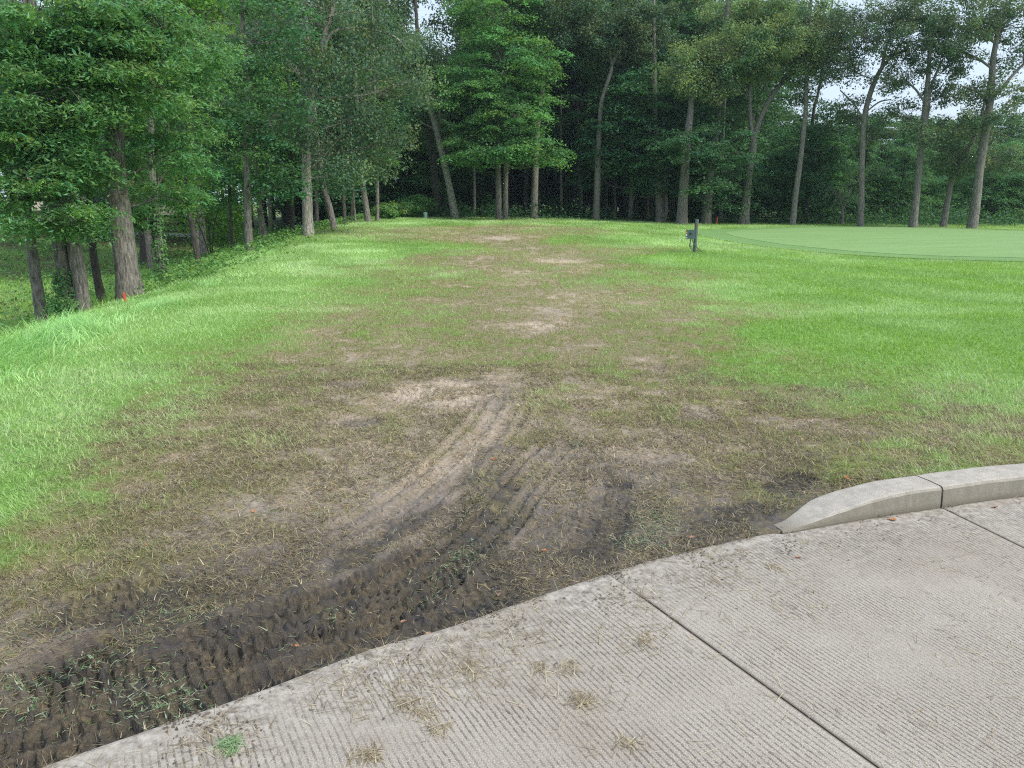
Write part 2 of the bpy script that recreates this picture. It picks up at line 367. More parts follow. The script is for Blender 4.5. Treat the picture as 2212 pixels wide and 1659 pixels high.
# ------------------------------------------------------------------ ground sheet
def axis(lo, hi, f0, f1, st, gr):
    a = list(np.arange(f0, f1, st)); s = st; v = a[-1]
    while v < hi: s *= gr; v += s; a.append(v)
    s = st; v = f0; b = []
    while v > lo: s *= gr; v -= s; b.append(v)
    return np.array(b[::-1]+a)
gx = axis(-130, 130, -2.9, 1.7, .0080, 1.020); gy = axis(-12, 190, 1.35, 3.7, .0080, 1.0165)
GX, GY = np.meshgrid(gx, gy, indexing='ij'); x = GX.ravel(); y = GY.ravel()
z = terrain(x, y)
g, wet = cond(x, y)
th_, tm = tracks(x, y)
wet = np.clip(wet+.28*tm*sm(-y, -4.2, -3.2), 0, 1); mud = np.clip(1-g*1.6, 0, 1)
sdv = sd_edge(x, y)
nearf = sm(-y, -16, -8)
z += nearf*(mud*(.020*(fbm(x*9, y*9, 2, 4, .6)-.5)+.022*(fbm(x*34, y*34, 4, 2)-.5))+.02*(fbm(x*3, y*3, 1, 3)-.5))
z += th_
z += -.012+.02*sm(sdv, .0, .5)*(1-mud)
kerbz = sm(x, 1.35, 2.2)*sm(sdv, .16, .26)*(1-sm(sdv, .5, 1.6))*.085      # soil built up behind the kerb
z += kerbz
z += .018*np.exp(-((x-1.2)/.35)**2)*sm(sdv, 0, .02)*(1-sm(sdv, .25, .5)); z = np.where((x > 1.36) & (sdv < .19), np.minimum(z, -.006), z)
z = np.where(sdv < 0.012, np.minimum(z, -.02)-.16*sm(-sdv, 0, .06), z)
inroad = (sdv < -.2)
s_ = xedge(y)-x
wood = np.maximum(sm(s_, 1.2, 5)*.95, sm(y+.35*np.abs(x-2)*sm(x, 2, 3)*0, 49.5, 51.5))
wood = np.clip(wood+.25*(fbm(x*.5, y*.5, 3, 3)-.5)*sm(wood, .02, .2), 0, 1)
GV = np.stack([x, y, z], 1)
me = quads('ground', GV, grid_faces(len(gx), len(gy))[:, ::-1], None, True, {'gmap': np.stack([g, wet, wood], 1), 'tread': np.stack([tm, tm, tm], 1)})
m, t, p, out = newmat('turf, mud and woodland soil')
geo = N(t, 'NewGeometry'); pos = geo.outputs['Position']
ga = N(t, 'Attribute', attribute_name='gmap'); sep = N(t, 'SeparateColor'); t.links.new(ga.outputs['Color'], sep.inputs[0])
G_, W_, F_ = sep.outputs[0], sep.outputs[1], sep.outputs[2]
nf = noise(t, pos, 60, 5, .7); nm = noise(t, pos, 9, 5, .65); nl = noise(t, pos, .9, 4, .6)
soil = ramp(t, W_, [(.0, (.52, .44, .36)), (.18, (.35, .295, .245)), (.4, (.265, .230, .200)), (.7, (.135, .120, .112)), (1, (.042, .040, .042))])
soil = mixc(t, ramp(t, nf, [(.35, .55), (.65, 0.0)]), soil, mixc(t, .5, soil, (.05, .04, .03)))
litter = ramp(t, nf, [(.3, (.04, .03, .018)), (.5, (.13, .10, .05)), (.7, (.28, .23, .12))])
soil = mixc(t, ramp(t, nm, [(.35, 0.0), (.7, .55)]), soil, litter)
turf = ramp(t, nf, [(.3, (.06, .14, .03)), (.5, (.13, .29, .06)), (.7, (.22, .42, .11))])
turf = mixc(t, ramp(t, nl, [(.3, 0.0), (.7, .6)]), turf, mixc(t, 1.0, turf, (1.5, 1.25, .9), 'MULTIPLY'))
gm = math_(t, 'ADD', G_, math_(t, 'MULTIPLY', math_(t, 'SUBTRACT', nm, .5), .5))
olive = mixc(t, nf, (.10, .095, .045), (.27, .24, .12))
c = mixc(t, ramp(t, gm, [(.12, 0.0), (.45, 1.0)]), soil, mixc(t, ramp(t, gm, [(.4, 0.0), (.9, 1.0)]), olive, turf))
ff = ramp(t, noise(t, pos, 14, 6, .7), [(.3, (.035, .022, .015)), (.5, (.11, .07, .045)), (.68, (.24, .16, .11))])
ff = mixc(t, ramp(t, noise(t, pos, .35, 4, .6), [(.42, 0.0), (.55, .8)]), ff, (.13, .26, .06))
c = mixc(t, F_, c, ff)
t.links.new(c, p.inputs['Base Color'])
rg = math_(t, 'SUBTRACT', .95, math_(t, 'MULTIPLY', W_, .42)); t.links.new(rg, p.inputs['Roughness'])
p.inputs['Specular IOR Level'].default_value = .35
hb = math_(t, 'ADD', nf, math_(t, 'MULTIPLY', noise(t, pos, 220, 3, .6), .5))
bump(t, hb, .8, .012, p)
ground = link('ground', me, m); tag(ground, kind='structure')

# ------------------------------------------------------------------ concrete road slabs
seg = np.linalg.norm(np.diff(EDGE, axis=0), axis=1); cum = np.concatenate([[0], np.cumsum(seg)])
J1 = at0(1390, 1290); J2 = at0(2040, 1096)
iu1 = int(np.argmin(np.hypot(*(EDGE-at0(1316, 1236)).T))); iu2 = int(np.argmin(np.hypot(*(EDGE-at0(2036, 1095)).T)))
# the first joint meets the edge a little left of its first visible point
u1, u2 = cum[iu1], cum[iu2]
ang = radians(28)-(radians(28)-radians(14))*sm(cum, u1, u2)
def slab(name, ua, ub):
    us = np.linspace(ua, ub, max(6, int((ub-ua)/.02))); ex = np.interp(us, cum, EDGE[:, 0]); ey = np.interp(us, cum, EDGE[:, 1]); an = np.interp(us, cum, ang)
    dx, dy_ = np.sin(an), -np.cos(an)
    tt = np.concatenate([[0, .006, .02], np.linspace(.05, 7.5, 90)])
    drop = np.array([-.012, -.003, 0]+[0]*90)
    X = ex[:, None]+dx[:, None]*tt; Y = ey[:, None]+dy_[:, None]*tt
    Z = np.zeros_like(X)+drop[None, :]
    jd = np.minimum(us-ua, ub-us)
    Z -= .004*np.exp(-(jd/.006)**2)[:, None]
    # skirts
    V = np.stack([X, Y, Z], -1); nu, nv = X.shape
    tang = np.gradient(EDGE, axis=0); tang /= np.linalg.norm(tang, axis=1)[:, None]
    ca = np.interp(us, cum, tang[:, 0]*np.cos(ang)+tang[:, 1]*np.sin(ang))
    gc = np.concatenate([[0], np.cumsum(np.diff(us)*(ca[1:]+ca[:-1])/2)])+ua
    A = np.stack([np.broadcast_to(gc[:, None], X.shape), np.broadcast_to(tt[None, :], X.shape), np.broadcast_to(jd[:, None], X.shape)], -1)
    low = V.copy(); low[..., 2] = -.15
    rim = [np.concatenate([np.arange(nu)*nv, (nu-1)*nv+np.arange(1, nv), ((np.arange(nu-1)[::-1])*nv+nv-1), np.arange(1, nv-1)[::-1]])][0]
    V = V.reshape(-1, 3); A = A.reshape(-1, 3); Vl = V[rim].copy(); Vl[:, 2] = -.16; n0 = len(V); k = np.arange(len(rim)); k2 = (k+1) % len(rim)
    Fs = np.stack([rim[k], rim[k2], n0+k2, n0+k], 1)
    Fq = np.vstack([grid_faces(nu, nv)[:, ::-1], Fs])
    me = quads(name, np.vstack([V, Vl]), Fq, None, False, {'gr': np.vstack([A, A[rim]])})
    return tag(link(name, me, M['concrete']), kind='structure')
m, t, p, out = newmat('tined concrete'); M['concrete'] = m
geo = N(t, 'NewGeometry'); pos = geo.outputs['Position']
ga = N(t, 'Attribute', attribute_name='gr'); sep = N(t, 'SeparateColor'); t.links.new(ga.outputs['Color'], sep.inputs[0])
GC, TD, JD = sep.outputs
wob = math_(t, 'MULTIPLY', math_(t, 'SUBTRACT', noise(t, pos, 45, 3), .5), .008)
wob2 = math_(t, 'MULTIPLY', math_(t, 'SUBTRACT', noise(t, pos, 3, 2), .5), .02)
ph = math_(t, 'MULTIPLY', math_(t, 'ADD', math_(t, 'ADD', GC, wob), wob2), 2*pi/.0215)
sn = math_(t, 'SINE', ph)
groove = ramp(t, math_(t, 'MULTIPLY_ADD', sn, .5, .5), [(.70, 0.0), (.95, 1.0)])
worn = ramp(t, noise(t, pos, 2.2, 4, .6), [(.32, .15), (.58, 1.0)])
brk = ramp(t, noise(t, pos, 55, 4, .75), [(.42, .1), (.54, 1.0)])
edgef = ramp(t, math_(t, 'ADD', TD, math_(t, 'MULTIPLY', noise(t, pos, 6, 3), .08)), [(.10, 0.0), (.20, 1.0)])
jf = ramp(t, JD, [(.012, 0.0), (.03, 1.0)])
gv = math_(t, 'MULTIPLY', math_(t, 'MULTIPLY', groove, worn), math_(t, 'MULTIPLY', brk, math_(t, 'MULTIPLY', edgef, jf)))
fine = noise(t, pos, 260, 3, .7); midn = noise(t, pos, 60, 4, .7); stn = noise(t, pos, .7, 7, .75); bign = noise(t, pos, 1.6, 6, .7)
cc = ramp(t, fine, [(.34, (.185, .166, .144)), (.5, (.345, .314, .275)), (.66, (.545, .50, .446))])
cc = mixc(t, ramp(t, midn, [(.35, .35), (.6, 0.0)]), cc, (.21, .20, .185))
cc = mixc(t, ramp(t, bign, [(.35, .45), (.7, 0.0)]), cc, mixc(t, 1.0, cc, (.76, .745, .72), 'MULTIPLY'))
dirt = ramp(t, math_(t, 'ADD', math_(t, 'MULTIPLY', TD, .7), noise(t, pos, 5, 6, .72)), [(.42, .9), (.86, .0)])
cc = mixc(t, dirt, cc, mixc(t, ramp(t, noise(t, pos, 22, 6, .8), [(.38, 0.0), (.6, 1.0)]), (.12, .10, .083), (.42, .395, .36)))
cc = mixc(t, ramp(t, stn, [(.47, 0.0), (.62, .55)]), cc, mixc(t, 1.0, cc, (.74, .70, .64), 'MULTIPLY'))
cc = mixc(t, math_(t, 'MULTIPLY', gv, .72), cc, (.09, .075, .062))
cc = mixc(t, ramp(t, JD, [(.002, .8), (.01, 0.0)]), cc, (.08, .065, .05))
t.links.new(cc, p.inputs['Base Color']); p.inputs['Roughness'].default_value = .88; p.inputs['Specular IOR Level'].default_value = .3
hh = math_(t, 'SUBTRACT', math_(t, 'MULTIPLY', math_(t, 'ADD', fine, midn), .45), gv)
bump(t, hh, .7, .004, p)
slab('road', 0.0, u1-.003); slab('road', u1+.003, u2-.003); slab('road', u2+.003, cum[-1]-.1)
mj = plain('soil packed in the joint', (.085, .07, .055), .95, 0, 60, .4); mj2 = plain('pale grit over the joint', (.27, .245, .21), .95, 0, 70, .35)
for uj in (u1, u2):
    ex, ey, an = np.interp(uj, cum, EDGE[:, 0]), np.interp(uj, cum, EDGE[:, 1]), np.interp(uj, cum, ang)
    d = np.array([sin(an), -cos(an)]); nn0 = np.array([-d[1], d[0]])
    for nm, ta, tb, zt, hw, mm in (('joint_filler', .002, 7.0, -.009, .005, mj), ('joint_grit', .004, .30 if uj == u1 else .10, .0015, .006, mj2)):
        tt = np.linspace(ta, tb, 120); wv = hw*(1 if nm == 'joint_filler' else 1)*(.75+.5*fbm(tt*30, tt*0, 2, 3))*(np.ones(120) if nm == 'joint_filler' else sm(tb-tt, 0, .15))
        C_ = np.array([ex, ey])+tt[:, None]*d; V = np.stack([np.c_[C_-nn0*wv[:, None], np.full(120, zt-.004)], np.c_[C_, np.full(120, zt)], np.c_[C_+nn0*wv[:, None], np.full(120, zt-.004)]], 1)
        tag(link(nm, quads(nm, V, grid_faces(120, 3), None, True), mm), kind='structure')

# ------------------------------------------------------------------ kerb
m, t, p, out = newmat('kerb concrete'); M['kerb'] = m
geo = N(t, 'NewGeometry'); pos = geo.outputs['Position']
f1 = noise(t, pos, 200, 4, .7); f2 = noise(t, pos, 14, 5, .65)
cc = ramp(t, f1, [(.3, (.23, .212, .184)), (.5, (.37, .346, .308)), (.7, (.53, .50, .455))])
cc = mixc(t, ramp(t, f2, [(.4, 0.0), (.65, .55)]), cc, (.22, .205, .175))
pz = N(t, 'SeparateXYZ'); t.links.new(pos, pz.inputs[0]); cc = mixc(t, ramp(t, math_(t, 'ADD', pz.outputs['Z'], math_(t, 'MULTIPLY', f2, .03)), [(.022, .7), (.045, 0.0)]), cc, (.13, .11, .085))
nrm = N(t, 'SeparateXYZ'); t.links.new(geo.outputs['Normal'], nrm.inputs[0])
face_wear_shade = ramp(t, nrm.outputs['Z'], [(.2, .8), (.8, 0.0)])          # vertical face darkened: weathering plus shade painted into its colour
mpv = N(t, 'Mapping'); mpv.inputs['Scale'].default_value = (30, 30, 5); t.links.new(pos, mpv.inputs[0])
cc = mixc(t, math_(t, 'MULTIPLY', face_wear_shade, ramp(t, noise(t, mpv.outputs[0], 1, 4), [(.2, .6), (.7, 1.0)])), cc, (.15, .14, .105))
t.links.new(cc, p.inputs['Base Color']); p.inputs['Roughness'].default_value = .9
bump(t, math_(t, 'ADD', f1, math_(t, 'MULTIPLY', f2, .6)), .6, .006, p)
i0 = int(np.argmin(np.hypot(*(EDGE-at0(1655, 1153)).T)))
def kerb(ua, ub, label, taper):
    us = np.linspace(ua, ub, int((ub-ua)/.02)); ex = np.interp(us, cum, EDGE[:, 0]); ey = np.interp(us, cum, EDGE[:, 1])
    tx = np.gradient(ex); ty = np.gradient(ey); l = np.hypot(tx, ty); nx, ny = -ty/l, tx/l
    hgt = .105*(sm(us, ua-.02, ua+.85)**.8 if taper else np.ones(len(us)))+.006
    wid = .205+.0*us
    if taper: wid = .09+.115*sm(us, ua, ua+.4)
    prof = [(-.0, -.1), (.001, 0.0), (.004, .45), (.007, .84), (.014, .95), (.026, .995), (.09, 1.02), (.155, 1.0), (.170, .96), (.175, .7), (.175, -.1)]
    V = []
    gg = np.random.default_rng(3)
    for k, (a, b) in enumerate(prof):
        off = a/.175*wid if a > .05 else a+0*us
        zz = (hgt*b if b > 0 else np.full(len(us), b))
        wv = .006*(fbm(us*9, us*0+k*.7, 2, 4, .65)-.5)
        V.append(np.stack([ex+nx*(off+wv+.003), ey+ny*(off+wv+.003), zz+wv*.8], 1))
    V = np.stack(V, 1); n = len(prof); Fq = grid_faces(len(us), n)
    V = V.reshape(-1, 3)
    caps = []
    for e in (0, len(us)-1):
        b = e*n
        for a in range(5): caps.append([b+a, b+a+1, b+n-2-a, b+n-1-a] if e else [b+n-1-a, b+n-2-a, b+a+1, b+a])
    me = quads('kerb', V, np.vstack([Fq[:, ::-1], caps]), None, False)
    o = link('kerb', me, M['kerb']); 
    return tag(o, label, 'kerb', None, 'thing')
uk = cum[i0]+.09
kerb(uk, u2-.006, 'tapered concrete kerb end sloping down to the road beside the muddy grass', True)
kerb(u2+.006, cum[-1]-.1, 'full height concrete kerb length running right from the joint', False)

# ------------------------------------------------------------------ putting green
GB = [(1565,505),(1580,510),(1605,516),(1640,522),(1700,531),(1800,541),(1900,549),(2050,556),(2212,560)]
GT = [(2212,501),(2100,497),(2000,494),(1900,492),(1800,492.5),(1700,495),(1620,498.5),(1580,501.5)]
poly = [at(*q) for q in GB]+[(20, 18.5), (27, 19), (33, 24), (35, 31)]+[at(*q) for q in GT]
poly = np.array(poly); PL = resample([(*q, 0) for q in np.vstack([poly, poly[:1]])], 241)[:-1, :2]
CEN = PL.mean(0)
def inpoly(x, y, P):
    r = np.zeros(np.shape(x), bool); n = len(P)
    for i in range(n):
        x1, y1 = P[i]; x2, y2 = P[(i+1) % n]
        if y1 == y2: continue
        c_ = ((y1 > y) != (y2 > y)) & (x < (x2-x1)*(y-y1)/(y2-y1)+x1); r ^= c_
    return r
def disc(name, P, off, mat):
    rings = np.concatenate([[.0004], np.linspace(.03, 1, 49)])
    V = CEN+(P-CEN)*rings[:, None, None]
    Z = terrain(V[..., 0], V[..., 1])+off
    me = quads(name, np.concatenate([V, Z[..., None]], -1), grid_faces(50, len(P), True), None, True)
    return tag(link(name, me, mat), kind='structure')
def grassmat(name, a, b, s1=1.2, stripe=.0):
    m, t, p, out = newmat(name); geo = N(t, 'NewGeometry'); pos = geo.outputs['Position']
    mp = N(t, 'Mapping'); mp.inputs['Scale'].default_value = (.35, 1.3, 1); t.links.new(pos, mp.inputs[0])
    f = noise(t, mp.outputs[0], s1*.5, 6, .7); f2 = noise(t, pos, 25, 5, .8); f3 = noise(t, pos, 3.5, 5, .7)
    wv = N(t, 'TexWave', wave_type='BANDS', bands_direction='X', wave_profile='SIN'); wv.inputs['Scale'].default_value = .22; wv.inputs['Distortion'].default_value = .4
    mp2 = N(t, 'Mapping'); mp2.inputs['Rotation'].default_value = (0, 0, radians(62)); t.links.new(pos, mp2.inputs[0]); t.links.new(mp2.outputs[0], wv.inputs[0])
    st = ramp(t, wv.outputs['Fac'], [(.42, 0.0), (.58, 1.0)])
    c = mixc(t, ramp(t, f, [(.3, 0.0), (.7, 1.0)]), a, b); c = mixc(t, math_(t, 'MULTIPLY', st, stripe), c, mixc(t, 1.0, c, (1.25, 1.16, 1.2), 'MULTIPLY'))
    c = mixc(t, ramp(t, f3, [(.35, .5), (.6, 0.0)]), c, mixc(t, 1.0, c, (.82, .86, .75), 'MULTIPLY'))
    c = mixc(t, ramp(t, f2, [(.3, .6), (.6, 0.0)]), c, mixc(t, 1.0, c, (.6, .68, .55), 'MULTIPLY'))
    t.links.new(c, p.inputs['Base Color']); p.inputs['Roughness'].default_value = .85; bump(t, f2, .6, .02, p); return m
m_green = grassmat('closely mown putting green', (.155, .280, .085), (.195, .330, .115), 1.2, .22)
m_collar = grassmat('collar of the putting green', (.115, .235, .060), (.155, .29, .085), 2.5, .0)
dv = PL-CEN; PL2 = CEN+dv*(1+1.3/np.linalg.norm(dv, axis=1))[:, None]
disc('collar', PL2, .03, m_collar); disc('putting_green', PL, .036, m_green)

# ------------------------------------------------------------------ grass and straw blades
def blades(name, x, y, z, L, Wd, lean, az, cols, segs=2, droop=.6, mat=None):
    """ribbons: base at (x,y,z), length L, width Wd, initial lean angle from vertical, bends further by droop"""
    n = len(x); S = segs+1
    th0 = lean; V = np.zeros((n, S, 2, 3)); cx, cy, cz = x.copy(), y.copy(), z.copy()
    ax, ay = np.cos(az), np.sin(az); px_, py_ = -ay, ax
    tw = RNG.uniform(-.9, .9, n); px2 = px_*np.cos(tw)-py_*np.sin(tw); py2 = px_*np.sin(tw)+py_*np.cos(tw)
    for k in range(S):
        f = k/segs; wk = Wd*(1-.85*f**1.6)/2
        V[:, k, 0] = np.stack([cx-px2*wk, cy-py2*wk, cz], 1); V[:, k, 1] = np.stack([cx+px2*wk, cy+py2*wk, cz], 1)
        a = th0+droop*f*1.6; st = L/segs
        cx = cx+ax*np.sin(a)*st; cy = cy+ay*np.sin(a)*st; cz = np.maximum(cz+np.cos(a)*st, z+.002)
    b = (np.arange(n)*S*2)[:, None]
    Fq = np.concatenate([b+np.array([[2*k, 2*k+1, 2*k+3, 2*k+2]]) for k in range(segs)], 0)
    T = np.tile(cols, (segs, 1))
    me = quads(name, V, Fq, T, False)
    return link(name, me, mat or M['blade'])

# height lookup from the ground grid
ZG = z.reshape(len(gx), len(gy))
def gz(X, Y):
    i = np.clip(np.searchsorted(gx, X)-1, 0, len(gx)-2); j = np.clip(np.searchsorted(gy, Y)-1, 0, len(gy)-2)
    fx = (X-gx[i])/(gx[i+1]-gx[i]); fy = (Y-gy[j])/(gy[j+1]-gy[j])
    return (ZG[i, j]*(1-fx)+ZG[i+1, j]*fx)*(1-fy)+(ZG[i, j+1]*(1-fx)+ZG[i+1, j+1]*fx)*fy

def sample_lawn(n, y0, y1, pw):
    """positions with density falling with distance; wedge a little wider than the view"""
    u = RNG.random(n); e = 2-pw
    Y = (y0**e+(y1**e-y0**e)*u)**(1/e)
    A = RNG.uniform(-1, 1, n); return A*(.80*Y+1.6)+.3, Y
NB = 1800000
X, Y = sample_lawn(NB, 1.25, 52, 1.5)
k = (sd_edge(X, Y) > .015)&(X > xedge(Y)-6)
kz = ~((X > 1.2)&(sd_edge(X, Y) < .235))
k &= kz & ~(inpoly(X, Y, CEN+(PL-CEN)*(1-.25/np.linalg.norm(PL-CEN, axis=1))[:, None]))
X, Y = X[k], Y[k]
g, wet = cond(X, Y)
lushn = fbm(X*.35, Y*.35, 2, 4); fine_ = RNG.random(len(X))
pg = g**1.25
is_green = RNG.random(len(X)) < np.clip(pg*1.0+.25*sm(g, .1, .35)-.02, .012, 1)
# keep: green always where green; straw where trampled (bare soil keeps fewer)
keep = is_green | (RNG.random(len(X)) < np.clip(.30+2.2*g+.5*(fbm(X*5, Y*5, 7, 3)-.5)*2, 0.06, 1)*(1-.35*wet))
_, tmk = tracks(X, Y); keep &= RNG.random(len(X)) > .75*tmk*(Y < 4.2)
X, Y, g, wet, lushn, is_green = X[keep], Y[keep], g[keep], wet[keep], lushn[keep], is_green[keep]
n = len(X); Z = gz(X, Y)-.003
sc_ = (np.maximum(Y, 1.5)/2.5)
Wd = np.where(is_green, .0029, .0027)*sc_**.52*RNG.uniform(.7, 1.4, n)
mown = sm(X-xedge(Y), -.2, 1.2)
colr = np.where(inpoly(X, Y, PL2), .35, 1.0)
hl = colr*np.where(is_green, .050, .060)*RNG.uniform(.5, 1.3, n)*(1+.15*(g > .9))*np.where(Y > 8, 1+.02*(Y-8), 1)
lean = np.where(is_green, np.abs(RNG.normal(.55, .35, n))+.35*(1-g), RNG.uniform(1.15, 1.5, n))
az = RNG.uniform(0, 2*pi, n)+0
comb = fbm(X*.8, Y*.8, 5, 2)*9
az = np.where(RNG.random(n) < .55, comb+RNG.normal(0, .5, n), az)
bright = RNG.normal(1, .12, n).clip(.55, 1.5)*(1+.09*sm(Y, 12, 20)*np.sin(np.hypot(X-22, Y-32)*2*pi/3.4))
gA = np.array([.410, .570, .275]); gB = np.array([.235, .385, .105]); gC = np.array([.40, .52, .33])
leftness = np.maximum(sm(-X, 0, 4.5)*(.25+.75*sm(Y-.35*X, 4.5, 8.5)), .45*sm(Y, 10, 20))+.2*(1-sm(X, 0, 12)); mixf = np.clip(leftness*.72+(lushn-.5)*2.2, 0, 1)[:, None]  # paler blades on the left slope: turf tint plus painted-in glare
cg = gB*(1-mixf)+gA*mixf
kk = (RNG.random(n) < .05)[:, None]; cg = np.where(kk, gC, cg)
gg = sm(g, .1, .95)[:, None]; cg = cg*gg+np.array([.29, .275, .145])*(1-gg)
straw = np.array([[.42, .34, .19], [.30, .22, .13], [.54, .46, .29], [.17, .13, .085], [.26, .25, .12], [.38, .29, .17]])
cs = 1.3*straw[RNG.integers(0, len(straw), n)]
cs = cs*(1-.55*wet*(RNG.random(n) < .8))[:, None]
farw = sm(Y, 6, 16)[:, None]; cs = cs*(1-farw*.15)+np.array([.36, .31, .13])*farw*.3
cols = np.where(is_green[:, None], cg, cs)*bright[:, None]
o = blades('grass', X, Y, Z, hl, Wd, lean, az, cols, 2, .55)
tag(o, kind='stuff')

# trampled curly stubble and roots near the camera
n = 420000; X = RNG.uniform(-4.2, 4.2, n); Y = RNG.uniform(1.25, 7.5, n)**1.0
k = (sd_edge(X, Y) > -.035) & ~((X > 1.2)&(sd_edge(X, Y) < .235)) & (np.abs(X) < .8*Y+1.2); X, Y = X[k], Y[k]
g, wet = cond(X, Y); _, tmk = tracks(X, Y)
cl = fbm(X*4, Y*4, 3, 4, .6)
k = RNG.random(len(X)) < np.clip((cl-.33)*3.6, .10, 1)*(1-.5*tmk)*np.where(g > .6, .3, 1)*(1-.6*tmk); X, Y, wet = X[k], Y[k], wet[k]; n = len(X)
c1 = np.array([[.39, .33, .22], [.26, .21, .15], [.54, .48, .34], [.10, .08, .065], [.17, .14, .105], [.26, .30, .15]])[RNG.choice(6, n, p=[.2, .22, .12, .2, .2, .06])]
c1 = c1*(1-.5*wet[:, None]*(RNG.random((n, 1)) < .75))*RNG.uniform(.7, 1.25, (n, 1))
o = blades('dead_grass_litter', X, Y, np.where(sd_edge(X, Y) < .02, .004, gz(X, Y))+RNG.uniform(0, .006, n), RNG.uniform(.015, .055, n), RNG.uniform(.0020, .0038, n)*(Y/2.5)**.35, RNG.uniform(.9, 1.6, n), RNG.uniform(0, 6.28, n), c1, 3, RNG.uniform(-.3, .8, n))
tag(o, kind='stuff')

# green torn blades pressed into the mud
gp = [(200,1430,150,70,1500),(330,1500,120,50,700),(60,1480,90,60,600),(950,1225,60,35,420),(1000,1190,50,25,350),(1420,1120,50,45,800),(1380,1160,45,20,350),(1245,957,22,8,160),(740,1320,40,15,90),(930,1290,40,15,110),(400,1330,120,30,300),(690,1105,20,6,60),(575,1105,20,8,60),(500,1080,60,20,150),(1130,1030,20,8,70),(830,925,30,8,50),(1740,1230,16,6,0),(620,1390,60,20,90)]
XX, YY = [], []
for px, py, rx, ry, nn in gp:
    for _ in range(int(nn*.42)):
        q = at0(px+RNG.normal(0, rx*.6), py+RNG.normal(0, ry*.6)); XX.append(q[0]); YY.append(q[1])
X = np.array(XX); Y = np.array(YY); k = sd_edge(X, Y) > .03; X, Y = X[k], Y[k]; n = len(X)
cc_ = np.array([[.19, .30, .16], [.30, .38, .25], [.12, .22, .09], [.36, .36, .25]])[RNG.integers(0, 4, n)]*RNG.uniform(.7, 1.2, (n, 1))
o = blades('torn_grass', X, Y, gz(X, Y)+.004, RNG.uniform(.015, .042, n), RNG.uniform(.0025, .0055, n), RNG.uniform(1.1, 1.6, n), RNG.uniform(0, 6.28, n), cc_, 3, RNG.uniform(0, .8, n))
tag(o, kind='stuff')

# loose straw on the concrete
def on_slab(n, px, py, rx, ry):
    q = np.array([at0(px+RNG.normal(0, rx), py+RNG.normal(0, ry)) for _ in range(n)]); return q[:, 0], q[:, 1]
X = RNG.uniform(-1.7, 3.5, 60000); Y = RNG.uniform(1.3, 4.2, 60000); s = -sd_edge(X, Y)
cl = fbm(X*3.5+5, Y*3.5, 1, 4, .6); fall = np.exp(-((s-.15)/.38)**2)*np.where(X > 1.3, .35, 1)+.10
k = (s > .02) & (RNG.random(60000) < np.clip((cl-.42)*4.0, .03, 1)*fall*.75); X, Y = X[k], Y[k]; n = len(X)
sc1 = np.array([[.42, .36, .26], [.32, .26, .18], [.21, .165, .115], [.52, .47, .36]])
o = blades('loose_straw', X, Y, np.full(n, .003), RNG.uniform(.012, .085, n)**1.0, RNG.uniform(.0016, .0034, n), RNG.uniform(1.35, 1.57, n), RNG.uniform(0, 6.28, n), sc1[RNG.integers(0, 4, n)]*RNG.uniform(.7, 1.15, (n, 1)), 4, RNG.uniform(-.05, .12, n))
tag(o, kind='stuff')
X = RNG.uniform(-1.7, 3.2, 90000); Y = RNG.uniform(1.3, 4.2, 90000); s = -sd_edge(X, Y); cl = fbm(X*6+2, Y*6, 4, 4, .65)
k = (s > -.01) & (RNG.random(90000) < np.clip((cl-.47)*5, .004, 1)*np.exp(-(s/.16)**1.2)*np.where(X > 1.4, .3, 1)); X, Y = X[k], Y[k]; n = len(X)
o = blades('soil_crumbs', X, Y, np.full(n, .002), RNG.uniform(.004, .014, n), RNG.uniform(.004, .011, n), RNG.uniform(.7, 1.5, n), RNG.uniform(0, 6.28, n), np.array([.13, .105, .085])*RNG.uniform(.6, 1.5, (n, 1)), 3, .5)
tag(o, kind='stuff')
CL = [(881,1530,.05,150,'matted clump of dry straw on the left slab nearest the mud corner'),(1242,1459,.045,110,'dry straw clump on the concrete, upper of a pair left of the slab joint'),(1252,1517,.04,110,'dry straw clump on the concrete, lower of a pair left of the slab joint'),
 (1010,1452,.035,80,'thin straw tuft on the concrete between the mud edge and the pale wisps'),(1210,1420,.04,80,'loose yellow straw tuft higher up the concrete near the slab joint'),(942,1576,.025,50,'small brown straw tuft just below the matted clump'),
 (787,1642,.04,110,'straw clump at the bottom edge of the photo on the left slab'),(1119,1539,.05,70,'spread wisps of pale straw in the middle of the left slab'),(1374,1394,.035,60,'straw tuft lying against the upper end of the slab joint'),
 (1361,1301,.035,60,'straw tuft where the slab joint meets the road edge'),(1173,1633,.03,50,'small straw tuft at the bottom centre of the concrete'),(1348,1613,.025,40,'small tuft of crossed straws right of the bottom centre clump'),
 (1496,1535,.018,40,'tiny straw knot on the concrete beside the dark joint'),(1690,1230,.03,50,'straw tuft on the grooved slab below the kerb end'),(640,1545,.03,60,'straw tuft lying on the concrete next to the tyre marked mud')]
